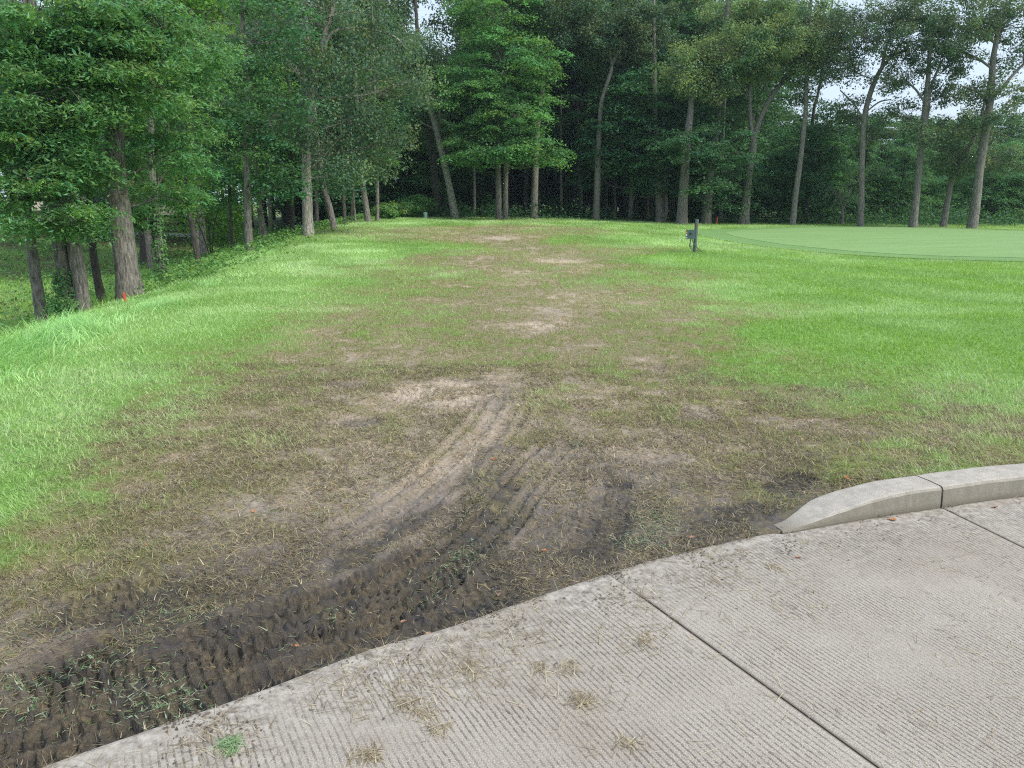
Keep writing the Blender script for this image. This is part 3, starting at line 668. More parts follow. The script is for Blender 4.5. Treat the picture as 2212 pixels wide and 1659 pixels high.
def clump(px, py, r, nn, label, cols, cat='straw', nm='straw_clump', grp='straw clumps on the concrete'):
    c = at0(px, py); sb = RNG.normal(0, 1, (3, 2))*r*.75; nn = int(nn*.6); e = sb[RNG.integers(0, 3, nn)]+RNG.normal(0, 1, (nn, 2))*r*.42
    rr = np.hypot(e[:, 0], e[:, 1]); base = RNG.uniform(0, pi)
    z0 = .003+np.maximum(0, .016*(1-rr/r))*RNG.random(nn)
    az = base+RNG.normal(0, 1.1, nn)+pi*RNG.integers(0, 2, nn)
    Lc = RNG.uniform(.03, .09, nn); e = e-np.stack([np.cos(az)*Lc*.5, np.sin(az)*Lc*.5], 1)
    o = blades(nm, e[:, 0], e[:, 1], z0, Lc, RNG.uniform(.0018, .0034, nn), RNG.uniform(1.4, 1.6, nn), az, cols[RNG.integers(0, len(cols), nn)]*RNG.uniform(.75, 1.15, (nn, 1)), 4, RNG.uniform(-.12, .12, nn))
    o.location = (c[0], c[1], 0); tag(o, label, cat, grp)
for px, py, r, nn, lb in [c_ for i_, c_ in enumerate(CL) if i_ in (0, 1, 2, 3, 5, 6, 8, 11, 13)]: clump(px, py, r, nn, lb, sc1)
clump(505, 1612, .022, 200, 'fresh green clump of grass clippings dropped on the concrete', np.array([[.24, .37, .19], [.34, .46, .28], [.17, .28, .14]]), 'grass clippings', 'grass_clump', None)

# ------------------------------------------------------------------ fallen leaves
M['dry_leaf'] = plain('dry orange leaf', (.36, .15, .06), .7, 0, 60, .4); M['brown_leaf'] = plain('dry brown leaf', (.22, .12, .075), .7, 0, 60, .4)
def dry_leaf(px, py, s, label, mat='dry_leaf'):
    s *= .8
    X, Y = at0(px, py); a = RNG.uniform(0, 6.28)
    nx = 9; uu = np.linspace(-1, 1, nx); V = []
    for u in uu:
        wv = (1-abs(u)**1.7)*.55*(1+.25*sin(9*u))+.02
        for v in np.linspace(-1, 1, 5):
            V.append((u*s, v*wv*s, s*(.35*(v*wv*1.6)**2+.18*u*u+.06*sin(5*u+3*v))))
    V = np.array(V); z0 = 0.004 if sd_edge(np.array(X), np.array(Y)) < 0 else float(gz(np.array([X]), np.array([Y]))[0])+.008
    me = quads('dry_leaf', V, grid_faces(nx, 5), None, True); me.materials.append(M[mat])
    o = link('dry_leaf', me); o.location = (X, Y, z0); o.rotation_euler = (RNG.uniform(-.25, .25), RNG.uniform(-.25, .25), a)
    tag(o, label, 'leaf', 'fallen dry leaves')
for a in [(1067,987,.028,'bright orange dry leaf on bare soil beside the tyre rut'),(1177,1188,.024,'orange dry leaf lying in the middle of the wet mud'),(871,1342,.019,'small rust brown leaf in dark mud near the road edge','brown_leaf'),
          (926,1365,.026,'torn brown leaf lying right on the concrete edge','brown_leaf'),(1079,1275,.019,'pinkish brown leaf in mud just above the concrete edge','brown_leaf'),(1495,1163,.022,'brown leaf on mud just left of the kerb end','brown_leaf'),
          (1827,1058,.028,'orange leaf tucked in the grass behind the tapered kerb'),(1928,1124,.026,'orange leaf on concrete below the kerb face'),(1724,1206,.018,'pale tan leaf on the grooved slab below the kerb end'),
          (2149,1097,.022,'brown leaf on concrete right of the kerb joint','brown_leaf'),(318,1179,.02,'yellow leaf caught in the dying grass at the left'),(642,1407,.016,'tiny orange leaf on the dark tyre marked mud'),
          (547,1103,.02,'small orange leaf on trampled grass left of centre'),(1290,757,.04,'orange leaf far up in the trampled grass'),(712,1055,.018,'brown leaf on dry soil left of the tyre rut','brown_leaf')]:
    dry_leaf(*a)

# ------------------------------------------------------------------ tall grass on the left bank
n = 60000
Y = 5.2+(RNG.random(n)**1.25)*26; u = RNG.normal(0, 1, n)
X = xedge(Y)-.75+u*.75+.4*(fbm(Y*.5, Y*0, 3, 2)-.5)
nearb = sm(-Y, -14, -6)
dens = fbm(X*1.1, Y*1.1, 4, 3); k = RNG.random(n) < np.clip((dens-.28)*3, .1, 1)*np.where(X-xedge(Y) > .2, .5, 1)
X, Y, nearb = X[k], Y[k], nearb[k]; n = len(X)
tuft = fbm(X*2.0, Y*2.0, 6, 2)
L = (.12+.42*nearb*sm(xedge(Y)-X, -.8, .5))*(.55+.9*tuft)*RNG.uniform(.6, 1.3, n)
cb = np.array([.37, .58, .24])*(1-tuft[:, None]*.5)+np.array([.16, .40, .13])*tuft[:, None]*.6; cb = cb*RNG.uniform(.7, 1.25, (n, 1))
o = blades('tall_grass', X, Y, gz(X, Y)-.01, L, .009*RNG.uniform(.6, 1.3, n)*(Y/9)**.3, np.abs(RNG.normal(.3, .22, n)), fbm(X*1.6, Y*1.6, 1, 2)*12+RNG.normal(0, .7, n), cb, 5, RNG.uniform(.7, 1.5, n))
tag(o, kind='stuff')
# rough grass in the shade of the left trees and in the hollow
n = 110000; s = RNG.random(n)**1.2*24+1.4; Y = RNG.uniform(8, 48, n); X = xedge(Y)-s
k = RNG.random(n) < np.clip((fbm(X*.35, Y*.35, 2, 3)-.35)*5, .1, 1)*np.where(s > 17, .4, 1); X, Y, s = X[k], Y[k], s[k]; n = len(X)
cb = np.array([.27, .48, .12])*RNG.uniform(.6, 1.35, (n, 1))
o = blades('rough_grass', X, Y, terrain(X, Y)-.02, RNG.uniform(.15, .34, n), .012*(Y/15)**.6, np.abs(RNG.normal(.35, .25, n)), RNG.uniform(0, 6.28, n), cb, 2, .7)
tag(o, kind='stuff')

# ------------------------------------------------------------------ foliage generators
def leafquads(C, size, up, rnd, asp=.62):
    """diamond leaves centred on C (n,3) with normals near up (n,3)+rnd*noise"""
    n = len(C); Nn = up+RNG.normal(0, 1, (n, 3))*rnd; Nn /= np.linalg.norm(Nn, axis=1)[:, None]+1e-9
    r = RNG.normal(0, 1, (n, 3)); A = np.cross(Nn, r); A /= np.linalg.norm(A, axis=1)[:, None]+1e-9; B = np.cross(Nn, A)
    s = (size*RNG.uniform(.65, 1.3, n))[:, None]/2
    V = np.stack([C-A*s, C+B*s*asp-Nn*s*.18, C+A*s, C-B*s*asp-Nn*s*.18], 1)
    return V.reshape(-1, 3), np.arange(4*n).reshape(-1, 4)
def tints(n, hue=.12, val=.22, base=None):
    v = RNG.normal(1, val, n).clip(.5, 1.7); h = RNG.normal(0, hue, n)
    T = np.stack([v*(1+h*1.4), v*(1+h*.4), v*(1-h)], 1).clip(.2, 2.5)
    return T if base is None else T*base
def spray_leaves(S, rs, style, nl, size):
    """S: (k,3) spray centres, returns leaf centres, up vectors, tint"""
    k = len(S); idx = np.repeat(np.arange(k), nl); n = len(idx)
    if style == 'tier':
        a = RNG.uniform(0, 2*pi, n); r = np.sqrt(RNG.random(n))*rs[idx]*(1+.35*np.sin(a*3+idx)); zz = RNG.normal(0, .10, n)*rs[idx]-.28*(r/rs[idx])**2*rs[idx]
        C = S[idx]+np.stack([r*np.cos(a), r*np.sin(a), zz], 1); up = np.stack([.35*np.cos(a), .35*np.sin(a), np.ones(n)], 1); rnd = .42
    elif style == 'clump':
        d = RNG.normal(0, 1, (n, 3)); d /= np.linalg.norm(d, axis=1)[:, None]; r = RNG.random(n)**.5
        C = S[idx]+d*(r*rs[idx])[:, None]*np.array([1, 1, .75]); up = d*.6+np.array([0, 0, .7]); rnd = .6
    elif style == 'hang':
        a = RNG.uniform(0, 2*pi, n); r = np.sqrt(RNG.random(n))*rs[idx]*.75; zz = -RNG.random(n)**1.1*rs[idx]*1.5+rs[idx]*.5
        C = S[idx]+np.stack([r*np.cos(a), r*np.sin(a), zz], 1); up = np.stack([np.cos(a), np.sin(a), .5+0*a], 1); rnd = .7
    tb = RNG.normal(1, .16, k).clip(.6, 1.5)[idx]; th = RNG.normal(0, .10, k)[idx]
    base = np.stack([tb*(1+th), tb, tb*(1-th)], 1)
    return C, up, rnd, base
def ell_points(n, c, r, shell=.45, zmin=None):
    d = RNG.normal(0, 1, (n, 3)); d /= np.linalg.norm(d, axis=1)[:, None]
    q = RNG.random(n)**(shell); return np.asarray(c)+d*q[:, None]*np.asarray(r)
def compound_leaves(S, outw, ncomp):
    """drooping pinnate leaves (long stalk with paired leaflets) around S"""
    k = len(S); idx = np.repeat(np.arange(k), ncomp); n = len(idx)
    az = RNG.uniform(0, 2*pi, n); base = S[idx]+RNG.normal(0, 1, (n, 3))*np.array([.10, .10, .06])
    L = RNG.uniform(.22, .38, n); npair = 7; Vs = []
    dirh = np.stack([np.cos(az), np.sin(az), 0*az], 1)
    tb = tints(n, .12, .2)*RNG.normal(1, .24, k).clip(.5, 1.6)[idx][:, None]
    T = []
    for j in range(npair):
        f = (j+1)/npair
        drop = f*f*.62+.02-.16*f
        P = base+dirh*(L*f*(.80-.25*f))[:, None]-np.array([0, 0, 1])*(L*drop)[:, None]
        side = np.stack([-np.sin(az), np.cos(az), 0*az], 1)
        for sgn in (-1, 1):
            d = side*sgn*.75+dirh*.45+np.array([0, 0, -.45])+RNG.normal(0, .12, (n, 3)); d /= np.linalg.norm(d, axis=1)[:, None]
            ll = (.088*(1-.35*abs(f-.5)*2)*RNG.uniform(.8, 1.2, n))[:, None]; wv = dirh*.5+np.array([0, 0, .35]); wv = np.cross(np.cross(d, wv), d); wv /= np.linalg.norm(wv, axis=1)[:, None]+1e-9
            Vs.append(np.stack([P, P+d*ll*.45+wv*ll*.21, P+d*ll, P+d*ll*.45-wv*ll*.21], 1)); T.append(tb)
    V = np.concatenate(Vs, 0); return V.reshape(-1, 3), np.arange(V.shape[0]*4).reshape(-1, 4), np.concatenate(T, 0)

KD = 6.2
def crown_mesh(name, ells, style, size, rs=(.6, 1.2), dens=1.0, nl=170, trunkP=None, limbs=True, flat=False):
    """ells: list of (centre xyz, radii xyz). returns leaf mesh, limb mesh"""
    Ss, R = [], []; LM = MB()
    for c, r in ells:
        vol = r[0]*r[1]*r[2]; ar = (r[0]*r[1]+r[0]*r[2]+r[1]*r[2])/3
        k = max(6, int(dens*KD*ar/(np.mean(rs)**2)))
        S = ell_points(k, c, r, .38); rr = RNG.uniform(rs[0], rs[1], k); Ss.append(S); R.append(rr)
        if limbs and trunkP is not None:
            tp = trunkP[np.argmin(np.abs(trunkP[:, 2]-(c[2]-r[2]*.7))+.3*np.hypot(trunkP[:, 0]-c[0], trunkP[:, 1]-c[1]))]
            D = np.linalg.norm(np.asarray(c)-tp); r0 = .010*D+.015
            P = resample([tp, tp*.5+np.asarray(c)*.5+np.array([0, 0, -.06*D]), c], 7)
            LM.add(*tube(P, np.linspace(r0, r0*.35, 7), 5))
            for q in range(min(k, 40)):
                e = S[q]; b = P[RNG.integers(2, 7)]; dd = np.linalg.norm(e-b)
                LM.add(*tube(resample([b, (b+e)/2+np.array([0, 0, .08*dd])+RNG.normal(0, .06*dd, 3), e], 5), np.linspace(.007*dd+.006, .004, 5), 4))
    S = np.vstack(Ss); R = np.concatenate(R)
    if style == 'walnut':
        V, Fq, T = compound_leaves(S, None, int(nl*.6))
        C, up, rnd, base = spray_leaves(S, R*.95, 'tier', 125, .1); V2, F2 = leafquads(C, np.full(len(C), .095), up, .6, .38)
        V = np.vstack([V, V2]); Fq = np.vstack([Fq, F2+len(V)-len(V2)]); T = np.vstack([T, tints(len(C), .10, .16, base)])
    else:
        C, up, rnd, base = spray_leaves(S, R, style, nl, size)
        V, Fq = leafquads(C, np.full(len(C), size), up, rnd); T = tints(len(C), .10, .16, base)
    lm = quads(name, V, Fq, T, False)
    return lm, (LM.mesh('branches', True) if LM.V else None)

def trunk_mesh(paths, seed=0, flare=True, sides=12):
    mb = MB(); allP = []
    for i, (P, R, root) in enumerate(paths):
        L = np.linalg.norm(np.diff(P, axis=0), axis=1).sum(); n = int(np.clip(L/.25, 8, 70))
        Q = resample(P, n); r = np.interp(np.linspace(0, 1, n), np.linspace(0, 1, len(R)), R)
        if root and flare:
            hh = Q[:, 2]-Q[0, 2]; r = r*(1+.22*np.exp(-(hh/.22))); Q[0, 2] -= .25
        mb.add(*tube(Q, r, sides if root else 8, .028, seed+i)); allP.append(Q)
    return mb.mesh('trunk', True), np.vstack(allP)

def join_mesh(a, b):
    V, F, n = [], [], 0
    for me in (a, b):
        v = np.empty(len(me.vertices)*3, np.float32); me.vertices.foreach_get('co', v); f = np.empty(len(me.loops), np.int32); me.loops.foreach_get('vertex_index', f)
        V.append(v.reshape(-1, 3)); F.append(f.reshape(-1, 4)+n); n += len(me.vertices)
    bpy.data.meshes.remove(a); bpy.data.meshes.remove(b)
    return quads('trunk', np.vstack(V), np.vstack(F), None, True)
def tree(label, D, path, ells, leafm, barkm='bark', style='tier', size=.15, forks=(), group=None, top=16, rs=(.6, 1.2), dens=1.0, nl=150, name='tree', ivy=0, ground_snap=True):
    """path: [(px,py,width px)...] traced from the base up, at depth D; forks: the same; ells: [(px,py,rx,ry)] pixels, or None"""
    P = []; R = []
    bx = pt(path[0][0], path[0][1], D); gzv = float(terrain(bx[0], D))
    for i, (a, b, w_) in enumerate(path):
        q = pt(a, b, D)
        if i == 0: q[2] = gzv-.05
        P.append(q); R.append(w_/2*D/ray(a, b)[1]/FPX)
    d = P[-1]-P[-2]; d /= np.linalg.norm(d)+1e-9
    if P[-1][2] < top and (not forks or label.startswith(('wide rough', 'twin'))):
        d[1] = 0; k = (top-P[-1][2]); P.append(P[-1]+np.array([d[0]*.5*k, 0, k])); R.append(R[-1]*.35)
    root = np.array([P[0][0], P[0][1], gzv]); rt = empty(name, root)
    paths = [([p_-root for p_ in P], R, True)]
    for f in forks:
        PP = [pt(a, b, D+(w2[1] if isinstance(w2, tuple) else 0)) for a, b, w2 in f]; RR = [(w2[0] if isinstance(w2, tuple) else w2)/2*D/FPX for a, b, w2 in f]
        paths.append(([p_-root for p_ in PP], RR, False))
    tm_, allP = trunk_mesh(paths, seed=int(abs(path[0][0])*7))
    lm = None
    if ells:
        E = []
        for e in ells:
            px, py, rx, ry = e[:4]; rx = rx*(1.2 if style == 'clump' else 1); ry = ry*(1.12 if style == 'clump' else 1); dd = e[4] if len(e) > 4 else 0
            c = pt(px, py, D+dd)-root; s = (D+dd)/FPX
            E.append((c, (rx*s, max(rx*s*.8, 1.0), ry*s)))
        cm, lm = crown_mesh('crown', E, style, size, rs, dens, nl, allP)
        link('crown', cm, M[leafm], rt)
    if lm: tm_ = join_mesh(tm_, lm)
    link('trunk', tm_, M[barkm], rt)
    if ivy:
        n = 1400; k = RNG.integers(0, len(paths[0][0])-1, n); Q = resample(paths[0][0], 60); zz = RNG.random(n)**1.3; i = (zz*ivy*59).astype(int)
        a = RNG.uniform(0, 6.28, n); rr = np.interp(i, [0, 59], [R[0], R[-1]])*1.15+RNG.random(n)*.08
        C = Q[i]+np.stack([np.cos(a)*rr, np.sin(a)*rr, RNG.normal(0, .08, n)], 1)
        V, Fq = leafquads(C, np.full(n, .07), np.stack([np.cos(a), np.sin(a), 0*a+.4], 1), .4)
        link('ivy', quads('ivy', V, Fq, tints(n)), M['walnut'], rt)
    tag(rt, label, 'tree', group)
    return rt

LF = 'walnut trees along the left bank'
SE = 'trees along the edge of the wood'
# ---- near left trees (about 14-17 m)
tree('leftmost slender grey trunk on the bank with low drooping leaves', 14.6, [(92,702,24),(78,600,22),(62,490,22),(45,380,21),(30,250,22),(25,100,18)],
     [(60,330,140,90,-.5),(-40,120,160,130,.3),(110,200,110,100,-.9),(40,410,105,55,-.9),(100,40,150,80,-.5),(-60,300,110,120,0),(20,250,110,90,-1.0),(20,40,100,80,-1)], 'walnut', 'bark', 'walnut', forks=[[(25,100,18),(20,-80,14),(30,-250,9)],[(62,440,16),(100,330,12),(140,200,9)]], rs=(.35,.6), dens=1.0, nl=12, group=LF, name='walnut_tree')
tree('twin dark trunks joined at the base with leaves hanging over them', 14.9, [(158,690,34),(140,600,30),(128,520,28),(118,440,26),(100,330,22),(90,200,18)],
     [(150,400,70,60,-.9),(150,280,85,80,-.8),(160,60,110,90,-.6),(225,140,70,70,-.7),(110,480,55,28,-.9),(165,465,50,32,-.9),(90,130,90,80,-.8),(200,30,90,60,-1)], 'walnut', 'bark', 'walnut', forks=[[(183,688,34),(172,600,31),(158,520,28),(146,440,26),(136,300,24),(138,160,24),(150,30,20),(150,-200,12)],[(90,200,16),(60,40,12),(40,-120,8)]], rs=(.35,.6), dens=1.0, nl=12, group=LF, name='walnut_tree', ivy=.2)
tree('thick grey leaning trunk with burl at its foot beside the red stake', 15.6, [(287,662,58),(277,610,50),(268,540,47),(258,450,44),(249,360,42),(248,270,38),(255,180,34),(262,90,30),(266,0,26),(270,-90,22)],
     [(340,225,65,70,.6),(250,70,130,90,-.8),(370,330,75,60,.6),(390,120,90,90,.5),(235,180,60,50,-1.1),(345,420,60,38,.8),(240,-60,120,60,-.2),(310,160,70,70,-.9),(330,30,90,60,-.5),(265,235,40,25,-1.3)], 'walnut', 'bark', 'walnut', forks=[[(270,-90,22),(260,-250,14),(240,-400,8)],[(258,200,12),(310,150,9),(380,100,6)]], rs=(.35,.6), dens=1.0, nl=12, group=LF, name='walnut_tree')
tree('straight dark trunk standing between the twin trunks and the thick grey one', 16.8, [(222,654,18),(208,590,16),(200,530,15),(192,440,14),(185,340,12)],
     [(200,440,70,50,.5),(210,330,80,70,.5),(270,470,50,30,1.4)], 'walnut', 'bark_dark', 'walnut', rs=(.35,.6), dens=1.4, nl=12, group=LF, name='walnut_tree')
tree('ivy covered trunk right of the thick grey one with pale bark', 18.5, [(357,625,22),(346,560,19),(338,480,17),(330,400,16),(325,300,14),(320,180,12)],
     [(350,380,80,50,.5),(400,260,80,80,1),(420,120,80,80,1.5),(340,150,90,70,1)], 'walnut', 'bark', 'walnut', rs=(.4,.7), dens=1.4, nl=12, group=LF, name='walnut_tree', ivy=.5)
tree('thin dark leaning trunk with dark leafy crown on the bank', 22, [(433,598,12),(420,520,11),(405,430,10),(400,350,9),(385,270,8)],
     [(420,330,70,60),(470,230,70,60),(400,180,70,60)], 'dark_maple', 'bark_dark', 'tier', size=.10, rs=(.4,.8), dens=1, nl=150, group=SE, name='maple_tree')
# ---- left middle distance
tree('smooth grey trunk rising from the rough grass with a dark layered crown', 25, [(541,560,18),(537,500,16),(534,410,14),(532,300,12),(530,180,10)],
     [(540,330,90,60),(600,400,60,35,.5),(450,300,70,60,1),(520,200,100,80),(590,250,80,70),(470,380,60,40,1),(560,60,110,80)], 'dark_maple', 'bark', 'tier', size=.12, rs=(.5,1.0), dens=1, nl=160, group=SE, name='maple_tree')
tree('thin dark sapling trunk left of the smooth grey trunk', 27, [(503,560,9),(500,510,8),(497,440,7),(492,330,5)], [(500,390,60,50),(480,300,60,60)], 'dark_maple', 'bark_dark', size=.12, nl=130, group=SE, top=7, name='maple_tree')
tree('grey trunk leaning left behind the smooth grey one', 30, [(574,536,12),(570,500,11),(562,450,10),(556,400,8),(550,300,7)], [(575,380,60,45),(600,290,70,60)], 'dark_maple', 'bark', size=.13, nl=140, group=SE, top=9, name='maple_tree')
tree('black upright trunk left of the tall pale one', 31, [(632,524,12),(631,470,11),(630,400,10),(628,300,8)], [(640,370,50,50),(620,270,80,60)], 'dark_maple', 'bark_dark', size=.13, nl=140, group=SE, top=9, name='maple_tree')
tree('tall pale straight elm trunk forking high with hanging grey green leaves', 29, [(667,519,25),(664,440,22),(662,370,21),(664,300,20),(670,231,20),(683,160,17),(694,116,14)],
     [(620,130,90,70,-1),(740,150,90,60,-1),(700,20,150,60,0),(830,100,70,60,0),(730,300,60,90,0),(790,240,60,60,.5),(620,250,50,70,-.5),(560,70,60,60,0),(900,170,50,60,.5),(770,350,60,60,.5),(840,300,60,60,1)], 'elm', 'bark_pale', 'hang', size=.11, forks=[[(670,225,13),(650,170,9),(625,130,7),(590,110,5)],[(694,116,13),(705,60,10),(725,0,8),(740,-100,6)],[(694,116,8),(720,70,7),(780,62,5),(850,78,4),(880,110,3)],[(683,170,7),(660,90,6),(640,0,5)]], rs=(.5,1.0), dens=.8, nl=170, group=SE, name='elm_tree')
tree('dark trunk leaning strongly left just right of the tall pale elm', 33, [(722,495,15),(712,450,14),(698,400,13),(690,330,11),(680,250,9)], [(700,350,50,40)], 'dark_maple', 'bark', size=.13, nl=120, group=SE, name='maple_tree')
for q, (px, py, w_, tx, lb) in enumerate([(686,505,9,683,'slim black trunk touching the right side of the pale elm'),(745,490,9,742,'slim black trunk right of the leaning dark trunk'),(768,478,5,764,'very thin pale sapling stem among dark stems'),(757,470,7,760,'short thin dark stem left of the thin pale sapling')]):
    tree(lb, 36+q, [(px,py,w_),(tx,430,w_*.9),(tx-2,370,w_*.8)], [(tx,370,40,40)], 'dark_maple', 'bark_dark' if w_ != 5 else 'bark', size=.13, nl=110, group=SE, top=6, name='maple_tree')
tree('grey trunk leaning left in front of the glimpse of the far path', 39, [(795,474,14),(788,430,13),(780,380,12),(775,300,10)], [(770,310,60,50),(800,200,90,80,1)], 'dark_maple', 'bark', size=.14, nl=150, group=SE, name='maple_tree')
tree('slim tan trunk with leafy side shoots near the brush', 40, [(815,470,8),(815,420,8),(814,350,7),(810,250,6),(808,150,5)], [(815,340,30,30),(812,250,45,45),(800,150,60,60)], 'maple', 'bark', size=.13, nl=120, group=SE, name='maple_tree', dens=.7)
tree('dark trunk leaning left just behind the pale leaning trunk', 49, [(948,463,17),(938,380,16),(930,300,14),(915,220,12),(905,120,10)], [(900,250,60,50,1),(880,130,80,70,1)], 'elm', 'bark_dark', 'hang', size=.14, nl=150, group=SE, name='elm_tree')
tree('long pale trunk leaning left, first one right of the pale green marker', 47, [(983,464,17),(973,415,15),(963,367,14),(952,320,13),(943,283,13),(928,225,12),(913,180,10),(900,120,8)],
     [(880,150,80,70),(895,140,50,40),(860,230,50,60),(960,150,40,60,1)], 'elm', 'bark_pale', 'hang', size=.13, forks=[[(928,225,7),(905,200,5),(870,160,4)]], rs=(.6,1.1), dens=.9, nl=190, group=SE, name='elm_tree')
tree('thin upright stem between the leaning trunk and the bright maple', 49, [(1025,466,6),(1025,420,6),(1024,340,5)], [(1000,330,50,40,2)], 'dark_maple', 'bark', size=.15, nl=120, group=SE, top=7, name='maple_tree')
# ---- the bright maple in the centre: two stems
tree('bright green tiered maple with paired trunks in the centre of the wood edge', 46, [(1077,470,14),(1077,420,13),(1076,350,12),(1078,250,10),(1080,120,8),(1085,0,6)],
     [(1075,30,105,60,-.5),(1090,130,125,55,-1),(1050,215,105,50,-1),(1110,250,90,60,-2),(1010,290,60,40,-1),(1150,310,65,38,-2.5),(1080,330,75,22,-2.5),(1000,345,40,16,-1.5),(1185,345,35,20,-2.5),(1030,180,90,60,0),(1130,40,80,60,1),(1140,200,50,40,-1)], 'maple', 'bark', 'tier', size=.15, forks=[[(1092,472,12),(1092,420,11),(1093,350,10),(1095,250,8)]], rs=(.55,1.15), dens=1.15, nl=190, group=SE, name='maple_tree')
tree('trunk right of the paired trunks with a crown leaning to the upper right', 47, [(1153,473,17),(1155,420,15),(1157,350,14),(1160,280,13),(1166,230,12),(1178,150,11),(1197,67,9),(1210,0,8)],
     [(1230,30,70,50),(1200,90,50,30),(1280,70,60,50,1),(1170,-20,70,40)], 'oak', 'bark', 'clump', size=.14, rs=(.5,.9), dens=1, nl=170, group=SE, name='oak_tree')
tree('thin grey stem fourth from the bright maple toward the right', 51, [(1212,474,7),(1213,420,6),(1212,350,5)], [(1215,340,50,30,1)], 'dark_maple', 'bark', size=.16, nl=120, group=SE, top=8, name='maple_tree')
tree('slim grey stem slightly bent left of the tall oak', 52, [(1252,474,8),(1256,430,7),(1253,380,6),(1250,330,5)], [(1240,320,60,40,1)], 'dark_maple', 'bark', size=.16, nl=120, group=SE, top=8, name='maple_tree')
tree('tall oak with long bare winding trunk rising straight behind the brown track', 47, [(1287,476,15),(1290,400,14),(1292,333,13),(1295,270,10),(1300,217,9),(1318,160,8),(1322,140,7)],
     [(1290,60,70,45),(1370,50,60,55,0),(1330,120,50,25,.5),(1410,60,50,50,.5),(1250,90,40,40,.5)], 'oak', 'bark', 'clump', size=.13, forks=[[(1322,140,7),(1312,100,6),(1300,50,4)],[(1322,140,7),(1345,90,6),(1370,30,4)]], rs=(.45,.85), dens=.9, nl=170, group=SE, name='oak_tree')
tree('bushy dark maple with crown reaching low right of the tall oak', 48.5, [(1361,480,11),(1364,430,10),(1366,380,9),(1368,280,7)],
     [(1360,180,90,60),(1340,260,70,45,-1),(1400,330,80,40,-1),(1330,340,60,35,-.5),(1500,330,60,50,-.5),(1430,250,70,50,0),(1380,385,60,22,-1),(1290,390,45,25,1),(1450,300,85,60,-1.5),(1400,210,100,70,-1),(1310,310,60,50,-.5),(1480,410,50,20,-1.5)], 'dark_maple', 'bark', 'tier', size=.16, rs=(.6,1.2), dens=1.2, nl=170, group=SE, name='maple_tree')
tree('thin stem left of the bushy dark maple trunk', 52, [(1328,478,6),(1328,430,6),(1327,370,5)], [(1330,350,50,30,1)], 'dark_maple', 'bark', size=.16, nl=110, group=SE, top=7, name='maple_tree')
tree('black trunk between the bushy maple and the wide rough trunk', 53, [(1395,482,15),(1394,430,14),(1390,360,12)], [(1395,330,60,40,1)], 'dark_maple', 'bark_dark', size=.16, nl=120, group=SE, top=10, name='maple_tree')
tree('short dark trunk tight against the right of the bushy maple trunk', 51, [(1374,480,10),(1372,430,9),(1370,360,8)], [(1375,330,50,30,1)], 'dark_maple', 'bark_dark', size=.16, nl=110, group=SE, top=10, name='maple_tree')
tree('wide rough trunk splitting near the ground left of the thick oak', 47, [(1427,484,20),(1424,440,18),(1424,395,16),(1420,330,14),(1415,250,12)],
     [(1440,330,80,50,-.5),(1470,400,60,25,-1),(1400,240,70,60,1)], 'dark_maple', 'bark', 'tier', size=.16, forks=[[(1433,484,10),(1440,440,9),(1436,395,8),(1445,330,7)]], nl=160, group=SE, name='maple_tree')
tree('dark grey trunk between the wide rough trunk and the thick oak', 50, [(1453,478,9),(1453,430,9),(1452,380,8)], [(1455,350,50,30)], 'dark_maple', 'bark_dark', size=.16, nl=110, group=SE, top=10, name='maple_tree')
tree('thick oak with flared mottled base and pale leafy fork', 45, [(1472,483,26),(1475,440,22),(1478,390,20),(1482,330,17),(1488,270,15),(1492,240,14),(1492,205,11)],
     [(1500,140,60,40,-.5),(1560,110,50,45,-.5),(1480,180,40,25,-.5),(1530,190,50,25,0)], 'oak_light', 'bark', 'clump', size=.12, forks=[[(1492,210,10),(1485,180,7),(1490,150,5),(1505,120,4)],[(1490,225,9),(1510,195,8),(1535,182,6),(1570,170,4)]], rs=(.4,.8), dens=.75, nl=150, group=SE, name='oak_tree')
tree('thick grey trunk leaning right behind the control box post', 46, [(1526,466,23),(1529,430,20),(1534,380,17),(1545,300,14),(1556,200,12)],
     [(1560,330,75,50,-1.5),(1600,380,50,40,0),(1540,250,60,40,0),(1580,430,40,22,0),(1500,330,55,50,-3),(1540,395,45,20,-2.5),(1480,290,45,25,-2)], 'dark_maple', 'bark', 'tier', size=.16, nl=160, group=SE, name='maple_tree')
tree('short pale trunk behind the orange stake', 50, [(1556,466,11),(1557,440,10),(1558,400,9)], [(1570,380,50,40)], 'dark_maple', 'bark', size=.16, nl=120, group=SE, top=8, name='maple_tree')
tree('oak with trunk splitting in a wide fork under a pale green arching crown', 46, [(1607,471,24),(1612,430,18),(1617,380,16),(1626,330,14),(1628,295,13)],
     [(1610,120,70,50,-1),(1680,100,80,60,-1),(1740,130,60,50,-.5),(1560,170,40,35,-1),(1700,40,90,40,.5),(1610,40,80,45,.5),(1760,80,40,45,0)], 'oak_light', 'bark', 'clump', size=.12, forks=[[(1626,305,9),(1620,240,9),(1620,175,7),(1625,110,6)],[(1628,300,12),(1645,250,11),(1668,205,10),(1700,165,8),(1725,120,6)],[(1668,215,5),(1650,180,4),(1640,160,3)],[(1720,140,5),(1670,140,4.5),(1625,160,4),(1580,170,3)]], rs=(.4,.8), dens=.9, nl=160, group=SE, name='oak_tree')
tree('slender pale trunk leaning right, first right of the forked oak', 45, [(1713,473,13),(1720,410,12),(1729,347,11),(1736,280,10),(1741,226,9),(1743,160,8)],
     [(1740,60,80,60),(1790,120,60,50,.5),(1720,200,40,25,.5)], 'oak', 'bark', 'clump', size=.12, rs=(.4,.8), dens=.52, nl=130, group=SE, name='oak_tree')
